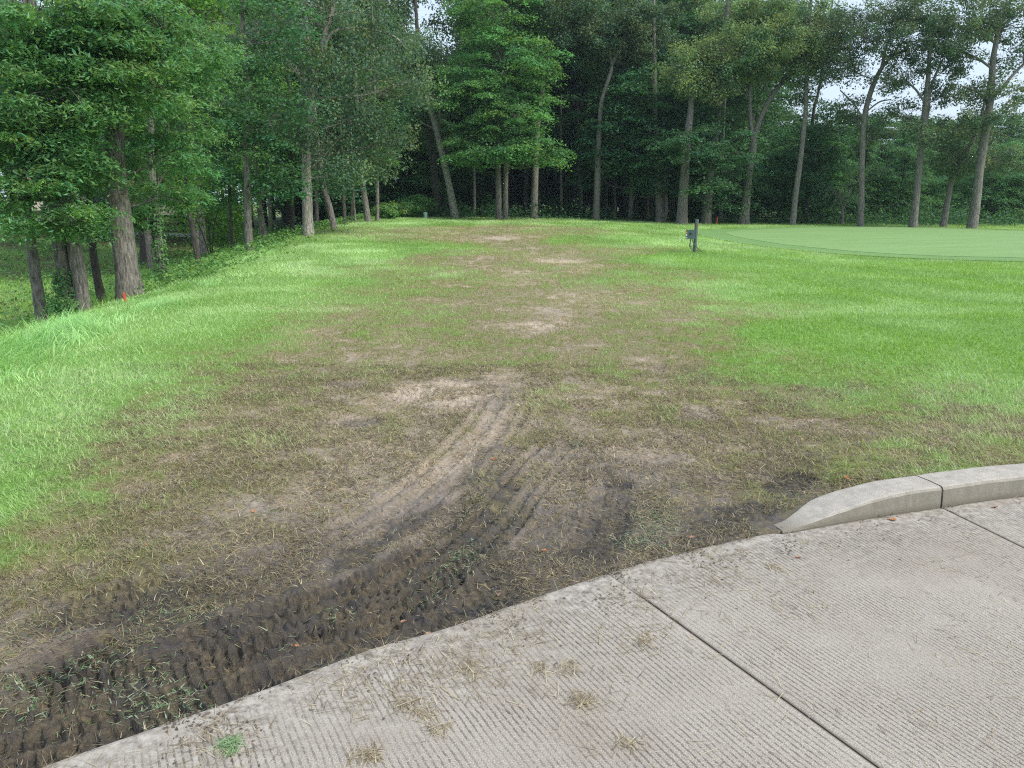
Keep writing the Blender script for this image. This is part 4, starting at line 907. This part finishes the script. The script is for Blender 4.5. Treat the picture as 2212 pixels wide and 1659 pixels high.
tree('dark straight trunk with layered leaves right beside the slender pale one', 48, [(1740,475,9),(1744,410,9),(1749,330,8),(1758,240,6),(1775,160,5)],
     [(1770,350,80,60),(1720,390,70,40),(1790,270,80,50,.5),(1800,420,50,30),(1750,310,70,40),(1680,340,45,50,2)], 'dark_maple', 'bark_dark', 'tier', size=.15, rs=(.6,1.1), dens=1.1, nl=160, group=SE, name='maple_tree')
tree('slim trunk curving right, alone in front of dark bushes', 44, [(1860,480,14),(1861,420,12),(1862,347,11),(1867,260,11),(1878,208,11),(1892,170,10),(1905,146,8)],
     [(1870,70,80,50),(1950,80,70,50,.5),(1810,130,60,50,.5),(1900,20,90,40),(1840,250,50,30,.5),(1925,180,45,22,-.5),(1890,290,40,30,1)], 'oak', 'bark', 'clump', size=.12, forks=[[(1905,146,7),(1930,120,5),(1965,105,4)],[(1905,146,7),(1915,100,5),(1935,60,4)],[(1867,262,4),(1845,225,3),(1815,195,2.5)],[(1873,240,3.5),(1900,220,3),(1925,215,2)]], rs=(.35,.75), dens=.5, nl=120, group=SE, name='oak_tree')
tree('second leaning trunk from the right, clear of others on both sides', 43, [(1973,485,17),(1980,420,14),(1987,347,13),(1996,260,13),(2002,200,11),(2006,150,9),(2010,60,7)],
     [(2010,60,80,50),(2060,130,60,40,.5),(1960,150,50,30,.5),(2000,290,65,35,-.5),(2040,200,50,30,.5),(1950,250,50,25,.5)], 'oak', 'bark', 'clump', size=.12, forks=[[(1992,300,8),(2004,240,8),(2010,191,6),(2035,130,5)],[(2000,225,5),(1975,190,4),(1950,175,3)]], rs=(.35,.75), dens=.5, nl=130, group=SE, name='oak_tree')
tree('curved slim trunk bending hard right toward the last big oak', 44, [(2037,487,14),(2046,440,12),(2055,392,11),(2066,355,10),(2084,333,9),(2107,290,8),(2125,230,6)],
     [(2080,285,60,35),(2060,350,60,25,-.5),(2130,350,70,28,-.5)], 'oak', 'bark', 'clump', size=.12, rs=(.4,.8), dens=.8, nl=140, group=SE, name='oak_tree')
tree('largest oak near the right border with spreading upper limbs', 42, [(2100,489,21),(2108,440,18),(2114,382,17),(2126,305,17),(2134,250,15),(2140,208,14),(2145,132,12),(2152,90,10),(2162,30,8)],
     [(2100,40,80,50),(2180,30,80,55,.5),(2060,100,60,40,0),(2190,190,50,30,-.5),(2160,250,60,28,-.8),(2210,110,50,40,.5),(2100,200,40,25,.5)], 'oak', 'bark', 'clump', size=.12, forks=[[(2140,215,8),(2160,195,7),(2190,160,6),(2240,110,4)],[(2145,150,5),(2110,125,5),(2070,110,3)],[(2152,95,6),(2125,75,5),(2090,60,4)],[(2140,220,5),(2105,195,4),(2075,185,2.5)]], rs=(.35,.75), dens=.52, nl=140, group=SE, name='oak_tree')
tree('stunted forked trunk low in the dark brush beyond the putting green', 47, [(1819,475,9),(1820,455,7),(1816,435,5),(1812,410,4)], [(1815,415,55,40)], 'elm', 'bark', 'clump', size=.12, forks=[[(1820,455,5),(1830,430,4),(1835,405,3)]], nl=110, top=5, group=SE, name='small_tree')

# ---- library of wood trees copied into the depth of the wood
def lib_tree(name, ells, style, size, leafm, h, r, rs, nl, dens=1.0, barkm='bark_dark', seed=1):
    P = np.array([[0, 0, -.2], [.15, .05, h*.4], [-.1, .1, h*.75], [0, 0, h]]); tm_, aP = trunk_mesh([(list(P), [r, r*.8, r*.5, r*.2], True)], seed)
    cm, lm = crown_mesh('crown', ells, style, size, rs, dens, nl, aP)
    rt = empty(name); link('trunk', tm_, M[barkm], rt); link('crown', cm, M[leafm], rt); link('branches', lm, M[barkm], rt); return rt
def copy_tree(src, loc, rz, sc1, label, group, cat='tree'):
    r = src.copy(); COL.objects.link(r); r.location = loc; r.rotation_euler = (0, 0, rz); r.scale = (sc1, sc1, sc1)
    tag(r, label, cat, group)
    for ch in list(src.children):
        c = ch.copy(); COL.objects.link(c); c.parent = r
    return r
LIB = [
 lib_tree('maple_tree', [((0,0,6),(3.2,3.2,2.2)),((.5,.5,9.5),(3.4,3.4,2.6)),((-.4,0,13),(2.6,2.6,2.4))], 'tier', .20, 'dark_maple', 15, .20, (.8,1.5), 130, .9),
 lib_tree('maple_tree', [((.4,0,7.5),(3.8,3.8,2.6)),((-.8,.5,11.5),(3.6,3.6,2.8)),((.5,0,15.5),(2.8,2.8,2.4))], 'tier', .21, 'dark_maple', 18, .24, (.8,1.5), 130, .9),
 lib_tree('maple_tree', [((0,0,2.6),(3.0,3.0,2.2)),((.3,.2,5.2),(2.8,2.8,2.2)),((0,0,7.8),(1.9,1.9,1.8))], 'tier', .18, 'mid_maple', 9, .13, (.6,1.2), 150, .9),
 lib_tree('maple_tree', [((0,0,6),(3.0,3.0,2.4)),((.5,.5,9.5),(3.2,3.2,2.6)),((-.4,0,13),(2.6,2.6,2.4))], 'tier', .17, 'yellow_leaf', 15, .16, (.7,1.3), 150, .8, 'bark'),
 lib_tree('oak_tree', [((0,0,10),(4,4,2.6)),((1.5,.5,14),(3.6,3.6,2.8)),((-1.8,0,13),(2.8,2.8,2.4)),((0,0,17.5),(3,3,2.2))], 'clump', .20, 'oak', 19, .28, (.7,1.3), 130, .9),
]
used = [False]*5
ANCH = [(60,'the leftmost slender trunk'),(170,'the twin dark trunks'),(287,'the thick trunk with the burl'),(350,'the ivy covered trunk'),(432,'the thin leaning trunk on the bank'),(540,'the smooth grey trunk'),(632,'the black upright trunk'),(690,'the tall pale elm'),(722,'the leaning dark trunk'),(795,'the trunk before the path'),(860,'the low brush'),(919,'the pale green marker'),(983,'the long pale leaning trunk'),(1025,'the thin upright stem'),(1084,'the bright tiered maple'),(1153,'the trunk right of the bright maple'),(1230,'the slim bent stem'),(1287,'the tall winding oak'),(1361,'the bushy dark maple'),(1427,'the wide splitting trunk'),(1472,'the thick flared oak'),(1526,'the control box post'),(1607,'the wide forked oak'),(1713,'the slender pale leaning trunk'),(1790,'the straight layered dark tree'),(1860,'the slim trunk curving right'),(1973,'the second leaning oak'),(2050,'the hard bending slim trunk'),(2110,'the largest right hand oak'),(2200,'the bushes at the right border')]
def whereis(x, y):
    px = 1106+FPX*x/(y*1.0); d, nm = min((abs(px-a), n) for a, n in ANCH); a = [a for a, n in ANCH if n == nm][0]
    side = 'behind' if abs(px-a) < 9 else ('behind and left of' if px < a else 'behind and right of')
    return side+' '+nm
def place(i, x, y, rz, s, label, group):
    label = label+' '+whereis(x, y)
    if not used[i]:
        used[i] = True; r = LIB[i]; r.location = (x, y, float(terrain(x, y))); r.rotation_euler.z = rz; r.scale = (s, s, s); tag(r, label, 'tree', group); return r
    return copy_tree(LIB[i], (x, y, float(terrain(x, y))), rz, s, label, group)
GW = 'dark trees standing deep in the wood'
rr = random.Random(5)
def wx(px, D): return (px-1106)/FPX*D/1.02
rows = []
# centre wood: px from 430 to 1640
for D, step, kinds in ((54, 62, (0, 0, 1)), (60, 60, (1, 0, 4)), (68, 62, (0, 1, 1)), (78, 58, (1, 4, 0)), (90, 60, (0, 1, 1))):
    px = 560
    while px < 1640:
        q = px+rr.uniform(-18, 18); k = rr.choice(kinds)
        if 850 < q < 1050: s = rr.uniform(.55, .66)*D/60 if D > 56 else .58; k = 0
        else: s = rr.uniform(.85, 1.1)
        rows.append((k, wx(q, D), D+rr.uniform(-2, 2), rr.uniform(0, 6.28), s)); px += step
ROWN = ['nearest dark inner', 'second row dark', 'middle depth dark', 'far dark', 'farthest dark']
for k, x_, y_, rz, s in rows: place(k, x_, y_, rz, s, ROWN[min(4, max(0, int((y_-50)//8)))]+' tree', GW)
# left side beyond the hollow
GL = 'trees on the far bank of the hollow'
for D, p0, p1, step in ((34, 60, 520, 130), (42, 20, 640, 110), (52, -40, 700, 80), (66, -60, 640, 75), (80, -60, 620, 70)):
    px = p0
    while px < p1:
        q = px+rr.uniform(-25, 25); k = rr.choice((0, 3, 1, 0, 4)) if D > 50 else rr.choice((0, 3, 3))
        if not (D < 50 and abs(q-250) < 40) and not (D < 40 and q < 210) and not (D < 50 and q < 130): place(k, wx(q, D), D+rr.uniform(-2, 2), rr.uniform(0, 6.28), rr.uniform(.85, 1.15), {34: 'bank foot', 42: 'mid bank', 52: 'bank top', 66: 'beyond path', 80: 'farthest left'}[D]+(' light green tree' if k == 3 else ' dark tree'), GL)
        px += step
# right: low dense maples down to the ground behind the putting green, sky above them
GR = 'low dense maples behind the putting green'
for D, step, smin, smax in ((53, 60, .5, .72), (58, 66, .65, .85), (66, 60, .8, .98), (76, 60, .9, 1.08)):
    px = 1560
    while px < 2290:
        q = px+rr.uniform(-18, 18)
        place(2, wx(q, D), D+rr.uniform(-2, 2), rr.uniform(0, 6.28), rr.uniform(smin, smax), {53: 'front row', 58: 'second row', 66: 'third row', 76: 'tall back row'}[D]+' dense low maple', GR); px += step
for px, D, s in ((800, 52, .8), (850, 54, 1.0), (905, 53, .95), (950, 56, 1.15), (1000, 54, .9), (880, 60, 1.3), (960, 63, 1.35), (1040, 58, .9), (760, 50, .8), (820, 62, 1.3)):
    place(2, wx(px, D), D, rr.uniform(0, 6.28), s, 'leafy green young maple', 'young maples in the shade behind the brush')
# undergrowth wall in the far depth of the wood
GU = 'low leafy trees in the dark of the wood'
for D, step in ((58, 75), (72, 62), (86, 48), (98, 46)):
    px = 640
    while px < 1640:
        q = px+rr.uniform(-18, 18)
        place(2, wx(q, D), D+rr.uniform(-2, 2), rr.uniform(0, 6.28), rr.uniform(.45, .7) if D < 60 else rr.uniform(.8, 1.3), {58: 'small nearer', 72: 'mid depth', 86: 'far', 98: 'farthest'}[D]+' low understorey tree', GU); px += step

# bare dark stems inside the wood
stem_me, _ = trunk_mesh([([np.array([0, 0, -.2]), np.array([.1, 0, 4.0]), np.array([-.1, .1, 9.0])], [.12, .10, .06], True)], 4)
br = MB()
for k in range(9):
    a = rr.uniform(0, 6.28); z0 = rr.uniform(2.5, 8); l = rr.uniform(.6, 1.6)
    br.add(*tube(resample([(0, 0, z0), (cos(a)*l*.5, sin(a)*l*.5, z0+.2), (cos(a)*l, sin(a)*l, z0+.6)], 5), np.linspace(.03, .008, 5), 4))
br_me = br.mesh('branches', True)
for k in range(70):
    D = rr.uniform(51, 72); px = rr.uniform(640, 1600); X_, Y_ = wx(px, D), D; s = rr.uniform(.7, 1.5)
    e = empty('tree_stem', (X_, Y_, float(terrain(X_, Y_))), rr.uniform(0, 6.28)); e.scale = (s, s, 1)
    e.rotation_euler.x = rr.uniform(-.05, .05); e.rotation_euler.y = rr.uniform(-.06, .06)
    link('trunk', stem_me, M['bark_dark'], e); link('branches', br_me, M['bark_dark'], e)
    tag(e, ('nearer ' if D < 58 else 'deeper ' if D < 65 else 'deepest ')+('slim ' if s < 1 else 'stouter ')+'dark stem '+whereis(X_, Y_), 'tree', 'bare stems inside the wood')

# ------------------------------------------------------------------ undergrowth, ground cover
def scatter_leaves(name, X, Y, zoff, size, mat, rnd=.5, hue=.12):
    n = len(X); C = np.stack([X, Y, terrain(X, Y)+zoff], 1)
    V, Fq = leafquads(C, size, np.tile([0, 0, 1.0], (n, 1)), rnd); return tag(link(name, quads(name, V, Fq, tints(n, hue, .25)), mat), kind='stuff')
n = 70000; X = RNG.uniform(-45, -6.5, n); Y = RNG.uniform(12, 62, n)
s = xedge(Y)-X; cl = fbm(X*.45, Y*.45, 1, 4, .6)
k = (s > 1.0) & (RNG.random(n) < np.clip((cl-.40)*6, 0, 1)) & (X > -.85*Y); X, Y, cl = X[k], Y[k], cl[k]
scatter_leaves('ground_cover', X, Y, RNG.random(len(X))*.35*np.clip((cl-.3)*4, .2, 1.2), .06+.0025*Y, M['fern'], .45)
# brush strip along the foot of the wood
n = 60000; A = RNG.uniform(-.36, .80, n); Y = 49.0+RNG.normal(0, 1.4, n)+1.2*(fbm(A*40, A*0, 3, 2)-.5); X = A*Y
cl = fbm(X*.8, Y*.8, 5, 3, .6); k = RNG.random(n) < np.clip((cl-.38)*5, 0.03, 1); X, Y, cl = X[k], Y[k], cl[k]
scatter_leaves('undergrowth', X, Y, RNG.random(len(X))**1.5*(.25+1.2*np.clip(cl-.42, 0, 1)*3), .15, M['dark_maple'], .6)
# leafy weeds along the crest of the bank
n = 24000; Y = 15+RNG.random(n)*34; X = xedge(Y)-.9+RNG.normal(0, .7, n); cl = fbm(X*1.5, Y*1.5, 5, 3, .6)
k = RNG.random(n) < np.clip((cl-.47)*7, 0, 1); X, Y = X[k], Y[k]
scatter_leaves('weeds', X, Y, RNG.random(len(X))**1.4*.35, .05+.0022*Y, M['fern'], .5)
# shrubs
def shrub(label, px, D, w_, h_, mat, size=.12, nl=130):
    x_ = wx(px, D); root = empty('shrub', (x_, D, float(terrain(x_, D))))
    mb = MB(); E = [((rr.uniform(-.4, .4)*w_, rr.uniform(-.3, .3)*w_, h_*rr.uniform(.45, .7)), (w_*.45, w_*.4, h_*.35)) for _ in range(4)]
    for c, r in E:
        mb.add(*tube(resample([(0, 0, -.05), (c[0]*.4, c[1]*.4, c[2]*.6), c], 6), np.linspace(.025, .008, 6), 5))
    cm, lm = crown_mesh('leaves', E, 'clump', size, (.25*h_, .4*h_), 1.0, nl, np.array([[0, 0, 0.], [0, 0, h_*.4]]))
    link('leaves', cm, M[mat], root); link('stems', mb.mesh('stems', True), M['bark_dark'], root); tag(root, label, 'shrub', 'shrubs at the foot of the wood')
shrub('broad leaved light green bush beside the pale green marker', 900, 46.5, 1.6, 1.2, 'maple')
shrub('low sprawling bush left of the broad leaved light green one', 862, 45, 2.0, .8, 'fern')
shrub('low bush at the foot of the slim tan trunk', 835, 42.5, 1.2, .6, 'fern')
shrub('bright yellow green bush glimpsed between trunks on the left', 450, 30, 2.6, 3.4, 'yellow_leaf', .13, 170)
shrub('sunlit yellow green shrub behind the smooth grey trunk', 478, 44, 2.6, 3.4, 'yellow_leaf', .14, 140)
shrub('dark low bush between thick oak and grey leaning trunk', 1500, 47.5, 1.6, .9, 'dark_maple')
shrub('leafy sprout growing at the foot of the leftmost trunk', 108, 14.3, .35, .5, 'walnut', .05, 60)

# ------------------------------------------------------------------ far path, lawn and house beyond the hollow
path_px = [(-300, 62), (0, 60), (300, 58), (500, 58), (620, 59), (720, 60), (800, 58), (880, 55)]
PP = resample([(wx(a, D), D, 0) for a, D in path_px], 120)[:, :2]
tg = np.gradient(PP, axis=0); tg /= np.linalg.norm(tg, axis=1)[:, None]; nn_ = np.stack([-tg[:, 1], tg[:, 0]], 1)
off = np.linspace(-1.3, 1.3, 6)
V2 = PP[:, None]+nn_[:, None]*off[None, :, None]; Z2 = terrain(V2[..., 0], V2[..., 1])+.06
tag(link('path', quads('path', np.concatenate([V2, Z2[..., None]], -1), grid_faces(120, 6)[:, ::-1], None, True), plain('pale path concrete', (.55, .52, .50), .9, 0, 3, .12)), kind='structure')
hx, hy = wx(255, 78), 78.0
hz = float(terrain(hx, hy)); hr = empty('house', (hx, hy, hz), radians(12))
tag(hr, 'low cream house with brown roof glimpsed through the left trees', 'house')
mw = plain('cream siding', (.62, .58, .50), .8, 0, 4, .08); mr = plain('brown shingles', (.16, .11, .08), .9, 0, 8, .3); mg = plain('dark window glass', (.02, .025, .05), .15, 0, 2, .1); mt = plain('white trim', (.75, .75, .73), .6, 0, 5, .05)
link('wall', MB().box((-8, 0, 0), (8, 7, 2.7)).mesh('wall'), mw, hr)
rf = np.array([[-8.7, -.7, 2.6], [8.7, -.7, 2.6], [8.7, 7.7, 2.6], [-8.7, 7.7, 2.6], [-8.7, 3.5, 4.7], [8.7, 3.5, 4.7], [-8.7, -.7, 2.8], [8.7, -.7, 2.8], [8.7, 7.7, 2.8], [-8.7, 7.7, 2.8]])
rfb = MB(); rfb.add(rf, [[0, 3, 2, 1], [0, 1, 7, 6], [2, 3, 9, 8], [6, 7, 5, 4], [8, 9, 4, 5], [0, 6, 9, 3], [6, 4, 4, 9], [1, 2, 8, 7], [7, 8, 5, 5]])
link('roof', rfb.mesh('roof'), mr, hr)
for xx in (-5.5, -1.2, 4.6):
    wnd = link('window', MB().box((xx-.9, -.05, .9), (xx+.9, .0-.002, 2.2)).mesh('window'), mt, hr)
    link('pane', MB().box((xx-.8, -.075, 1.0), (xx+.8, -.052, 2.1)).mesh('pane'), mg, wnd)
dr = link('door', MB().box((1.4, -.06, 0), (2.4, -.002, 2.1)).mesh('door'), mr, hr)

# ------------------------------------------------------------------ control box post
bx, by = at(1500, 546); bz = float(gz(np.array([bx]), np.array([by]))[0]); sP = by/ray(1500, 546)[1]/FPX   # metres per pixel there
pr = empty('control_post', (bx, by, bz)); tag(pr, 'grey green metal post with weathered control box and hanging cables in the lawn', 'post')
m, t, p, out = newmat('weathered green steel'); geo = N(t, 'TexCoord'); f = noise(t, geo.outputs['Object'], 9, 5, .7)
zz = N(t, 'SeparateXYZ'); t.links.new(geo.outputs['Object'], zz.inputs[0])
c = mixc(t, f, (.055, .085, .085), (.13, .17, .165))
rust = math_(t, 'MULTIPLY', ramp(t, zz.outputs['Z'], [(0, 0.0), (.0, 0.0)]), 1.0)
hgt = 70*sP
bandm = math_(t, 'MULTIPLY', math_(t, 'GREATER_THAN', zz.outputs['Z'], hgt*.775), math_(t, 'LESS_THAN', zz.outputs['Z'], hgt*.845))
c = mixc(t, math_(t, 'MULTIPLY', bandm, ramp(t, f, [(.3, .2), (.55, .9)])), c, (.22, .085, .05))
t.links.new(c, p.inputs['Base Color']); p.inputs['Roughness'].default_value = .55; p.inputs['Metallic'].default_value = .2; mpost = m
rp = 3.9*sP; leanx = 1.6*sP
pb = MB(); zs = np.linspace(-.15, hgt, 12); pb.add(*tube(np.stack([leanx*zs/hgt, 0*zs, zs], 1), np.full(12, rp), 20))
pb.add(*tube(np.array([[leanx, 0, hgt-.002], [leanx, 0, hgt+.004]]), np.array([rp, .001]), 20))
link('pole', pb.mesh('pole', True), mpost, pr)
ca, sa = cos(radians(-18)), sin(radians(-18)); RM = np.array([[ca, -sa, 0], [sa, ca, 0], [0, 0, 1]])
mbox = plain('grey blue painted steel', (.10, .145, .15), .5, .2, 12, .3)
z0, z1 = 29.5*sP, 48*sP; xc = -9*sP
def rbox(lo, hi): return MB().box(lo, hi, RM)
cb = link('control_box', rbox((xc-9.5*sP, -.11-rp, z0), (xc+9*sP, -rp*.3, z1)).mesh('control_box'), mbox, pr)
bv = cb.modifiers.new('bevel', 'BEVEL'); bv.width = .008; bv.segments = 2
lid_ = link('box_lid', rbox((xc-9.9*sP, -.125-rp, z0-.004), (xc+9.4*sP, -.112-rp, z1+.006)).mesh('lid'), mbox, cb)
kn = MB(); kn.add(*tube(np.array([[0, 0, 0], [0, -.012, 0], [0, -.03, 0], [0, -.031, 0]]), np.array([.028, .028, .022, .001]), 14)); Vk = np.vstack(kn.V)+np.array([xc+.0*sP, -.126-rp, (z0+z1)/2+1.5*sP]); kn.V = [Vk @ RM.T]
link('knob', kn.mesh('knob', True), plain('black rubber', (.012, .012, .013), .5, 0, 10, .2), cb)
for (za, zb, ya, yb, col, nm) in ((.62, .80, -.105, -.045, (.70, .30, .16), 'orange decal'), (.32, .52, -.125, -.07, (.75, .75, .62), 'white tag'), (.06, .2, -.11, -.04, (.62, .66, .62), 'pale tag'), (.8, .97, -.105, -.05, (.25, .09, .06), 'rust patch')):
    link('decal', rbox((xc-9.5*sP-.006, ya-rp, z0+(z1-z0)*za), (xc-9.5*sP-.001, yb-rp, z0+(z1-z0)*zb)).mesh('decal'), plain(nm, col, .6, 0, 40, .2), cb)
    link('decal', rbox((xc-9.5*sP+.001, -.131-rp, z0+(z1-z0)*za), (xc-9.5*sP+(yb-ya)*.6, -.1265-rp, z0+(z1-z0)*zb)).mesh('decal'), bpy.data.materials[nm], cb)
mcab = plain('dark cable', (.03, .04, .045), .5, 0, 30, .2)
def P3(dx, h, yy): return np.array([dx*sP, yy, h*sP])
for pts in ([P3(-11, 30, -.1), P3(-13, 20, -.13), P3(-13, 12, -.14), P3(-5, 6, -.13), P3(4, 5, -.10), P3(9, 2, -.08), P3(10, -2, -.06)],
            [P3(-9, 30, -.08), P3(-5, 20, -.11), P3(2, 12, -.12), P3(9, 6, -.08), P3(16, 1, -.02), P3(18, -2, 0)],
            [P3(-11, 30, -.09), P3(-12, 16, -.12), P3(-9, 12, -.15), P3(-8, 15, -.13)]):
    c_ = MB(); c_.add(*tube(resample(pts, 24), np.full(24, .011), 7)); link('cable', c_.mesh('cable', True), mcab, pr)

# ------------------------------------------------------------------ stakes and marker
def stake(px, py, D, hpx, wpx, col, label, lean=0):
    q = pt(px, py, D); zt = float(terrain(q[0], D)); s = D/FPX; h_ = hpx*s; w_ = wpx*s/2
    mb = MB(); mb.box((-w_, -w_*.6, -.2), (w_, w_*.6, h_*.93)); mb.box((-w_*.8, -w_*.5, h_*.932), (w_*.8, w_*.5, h_))
    mb.box((-w_*1.03, -w_*.66, h_*.18), (w_*1.03, w_*.66, h_*.24))
    o = link('stake', mb.mesh('stake'), plain('painted wood '+label[:10], col, .6, 0, 25, .25)); o.location = (q[0], D, zt); o.rotation_euler.y = lean
    bv = o.modifiers.new('b', 'BEVEL'); bv.width = w_*.15; tag(o, label, 'stake', 'painted marker stakes')
stake(273, 668, 14.4, 24, 4.6, (.62, .09, .04), 'bright red stake in the grass at the foot of the thick grey trunk', radians(-4))
stake(1549, 470, 46.3, 16, 3.0, (.75, .13, .05), 'orange red stake at the wood edge beyond the control box post', radians(2))
q = pt(919, 470, 45); zt = float(terrain(q[0], 45)); s = 45/FPX
root = empty('marker_post', (q[0], 45, zt)); tag(root, 'short pale green cylindrical utility marker beside the bush at the wood edge', 'marker')
mp_ = plain('pale green plastic', (.30, .50, .40), .5, 0, 10, .12)
b_ = MB(); b_.add(*tube(np.array([[0, 0, -.1], [0, 0, .26]]), np.array([4.2*s, 4.2*s]), 20)); link('body', b_.mesh('body', True), mp_, root)
b_ = MB(); b_.add(*tube(np.array([[0, 0, .26], [0, 0, .33], [0, 0, .352], [0, 0, .36]]), np.array([4.5*s, 4.5*s, 3.6*s, .002]), 20)); link('cap', b_.mesh('cap', True), mp_, root)

# burl at the foot of the thick walnut, as part of its tree
for o in bpy.data.objects:
    if o.get('label', '').startswith('thick grey leaning trunk with burl'):
        b_ = MB(); th = np.linspace(0, 2*pi, 16, endpoint=False); c0 = pt(303, 648, 15.6)-np.array(o.location)
        V = []
        for f in np.linspace(0.01, pi-.01, 10):
            r_ = .17*sin(f)*(1+.15*np.sin(3*th+f*4)+.1*np.cos(5*th)); V.append(np.stack([c0[0]+r_*np.cos(th), c0[1]-.02+r_*np.sin(th), c0[2]+.24*np.cos(f)*np.ones(16)], 1))
        b_.add(np.vstack(V), grid_faces(10, 16, True)); link('burl', b_.mesh('burl', True), M['bark'], o)
hz_ = link('haze', MB().box((-170, -20, -8), (170, 230, 34)).mesh('haze')); m, t, p, out = newmat('thin summer haze'); t.nodes.remove(p)
pv = N(t, 'VolumePrincipled'); pv.inputs['Color'].default_value = (.70, .90, 1, 1); pv.inputs['Density'].default_value = .0004; pv.inputs['Anisotropy'].default_value = .2
t.links.new(pv.outputs[0], out.inputs['Volume']); hz_.data.materials.append(m); tag(hz_, kind='stuff')
_by = {}
for o in bpy.data.objects:
    if not o.parent and o.get('category') == 'tree': _by.setdefault(o['label'], []).append(o)
for lb, os_ in _by.items():
    if len(os_) in (2, 3):
        os_.sort(key=lambda q: q.location.x/q.location.y)
        for q, wd in zip(os_, ('left', 'right') if len(os_) == 2 else ('left', 'middle', 'right')): q['label'] = wd+' '+lb
print('objects', len(bpy.data.objects), 'quads', sum(len(m_.polygons) for m_ in bpy.data.meshes))
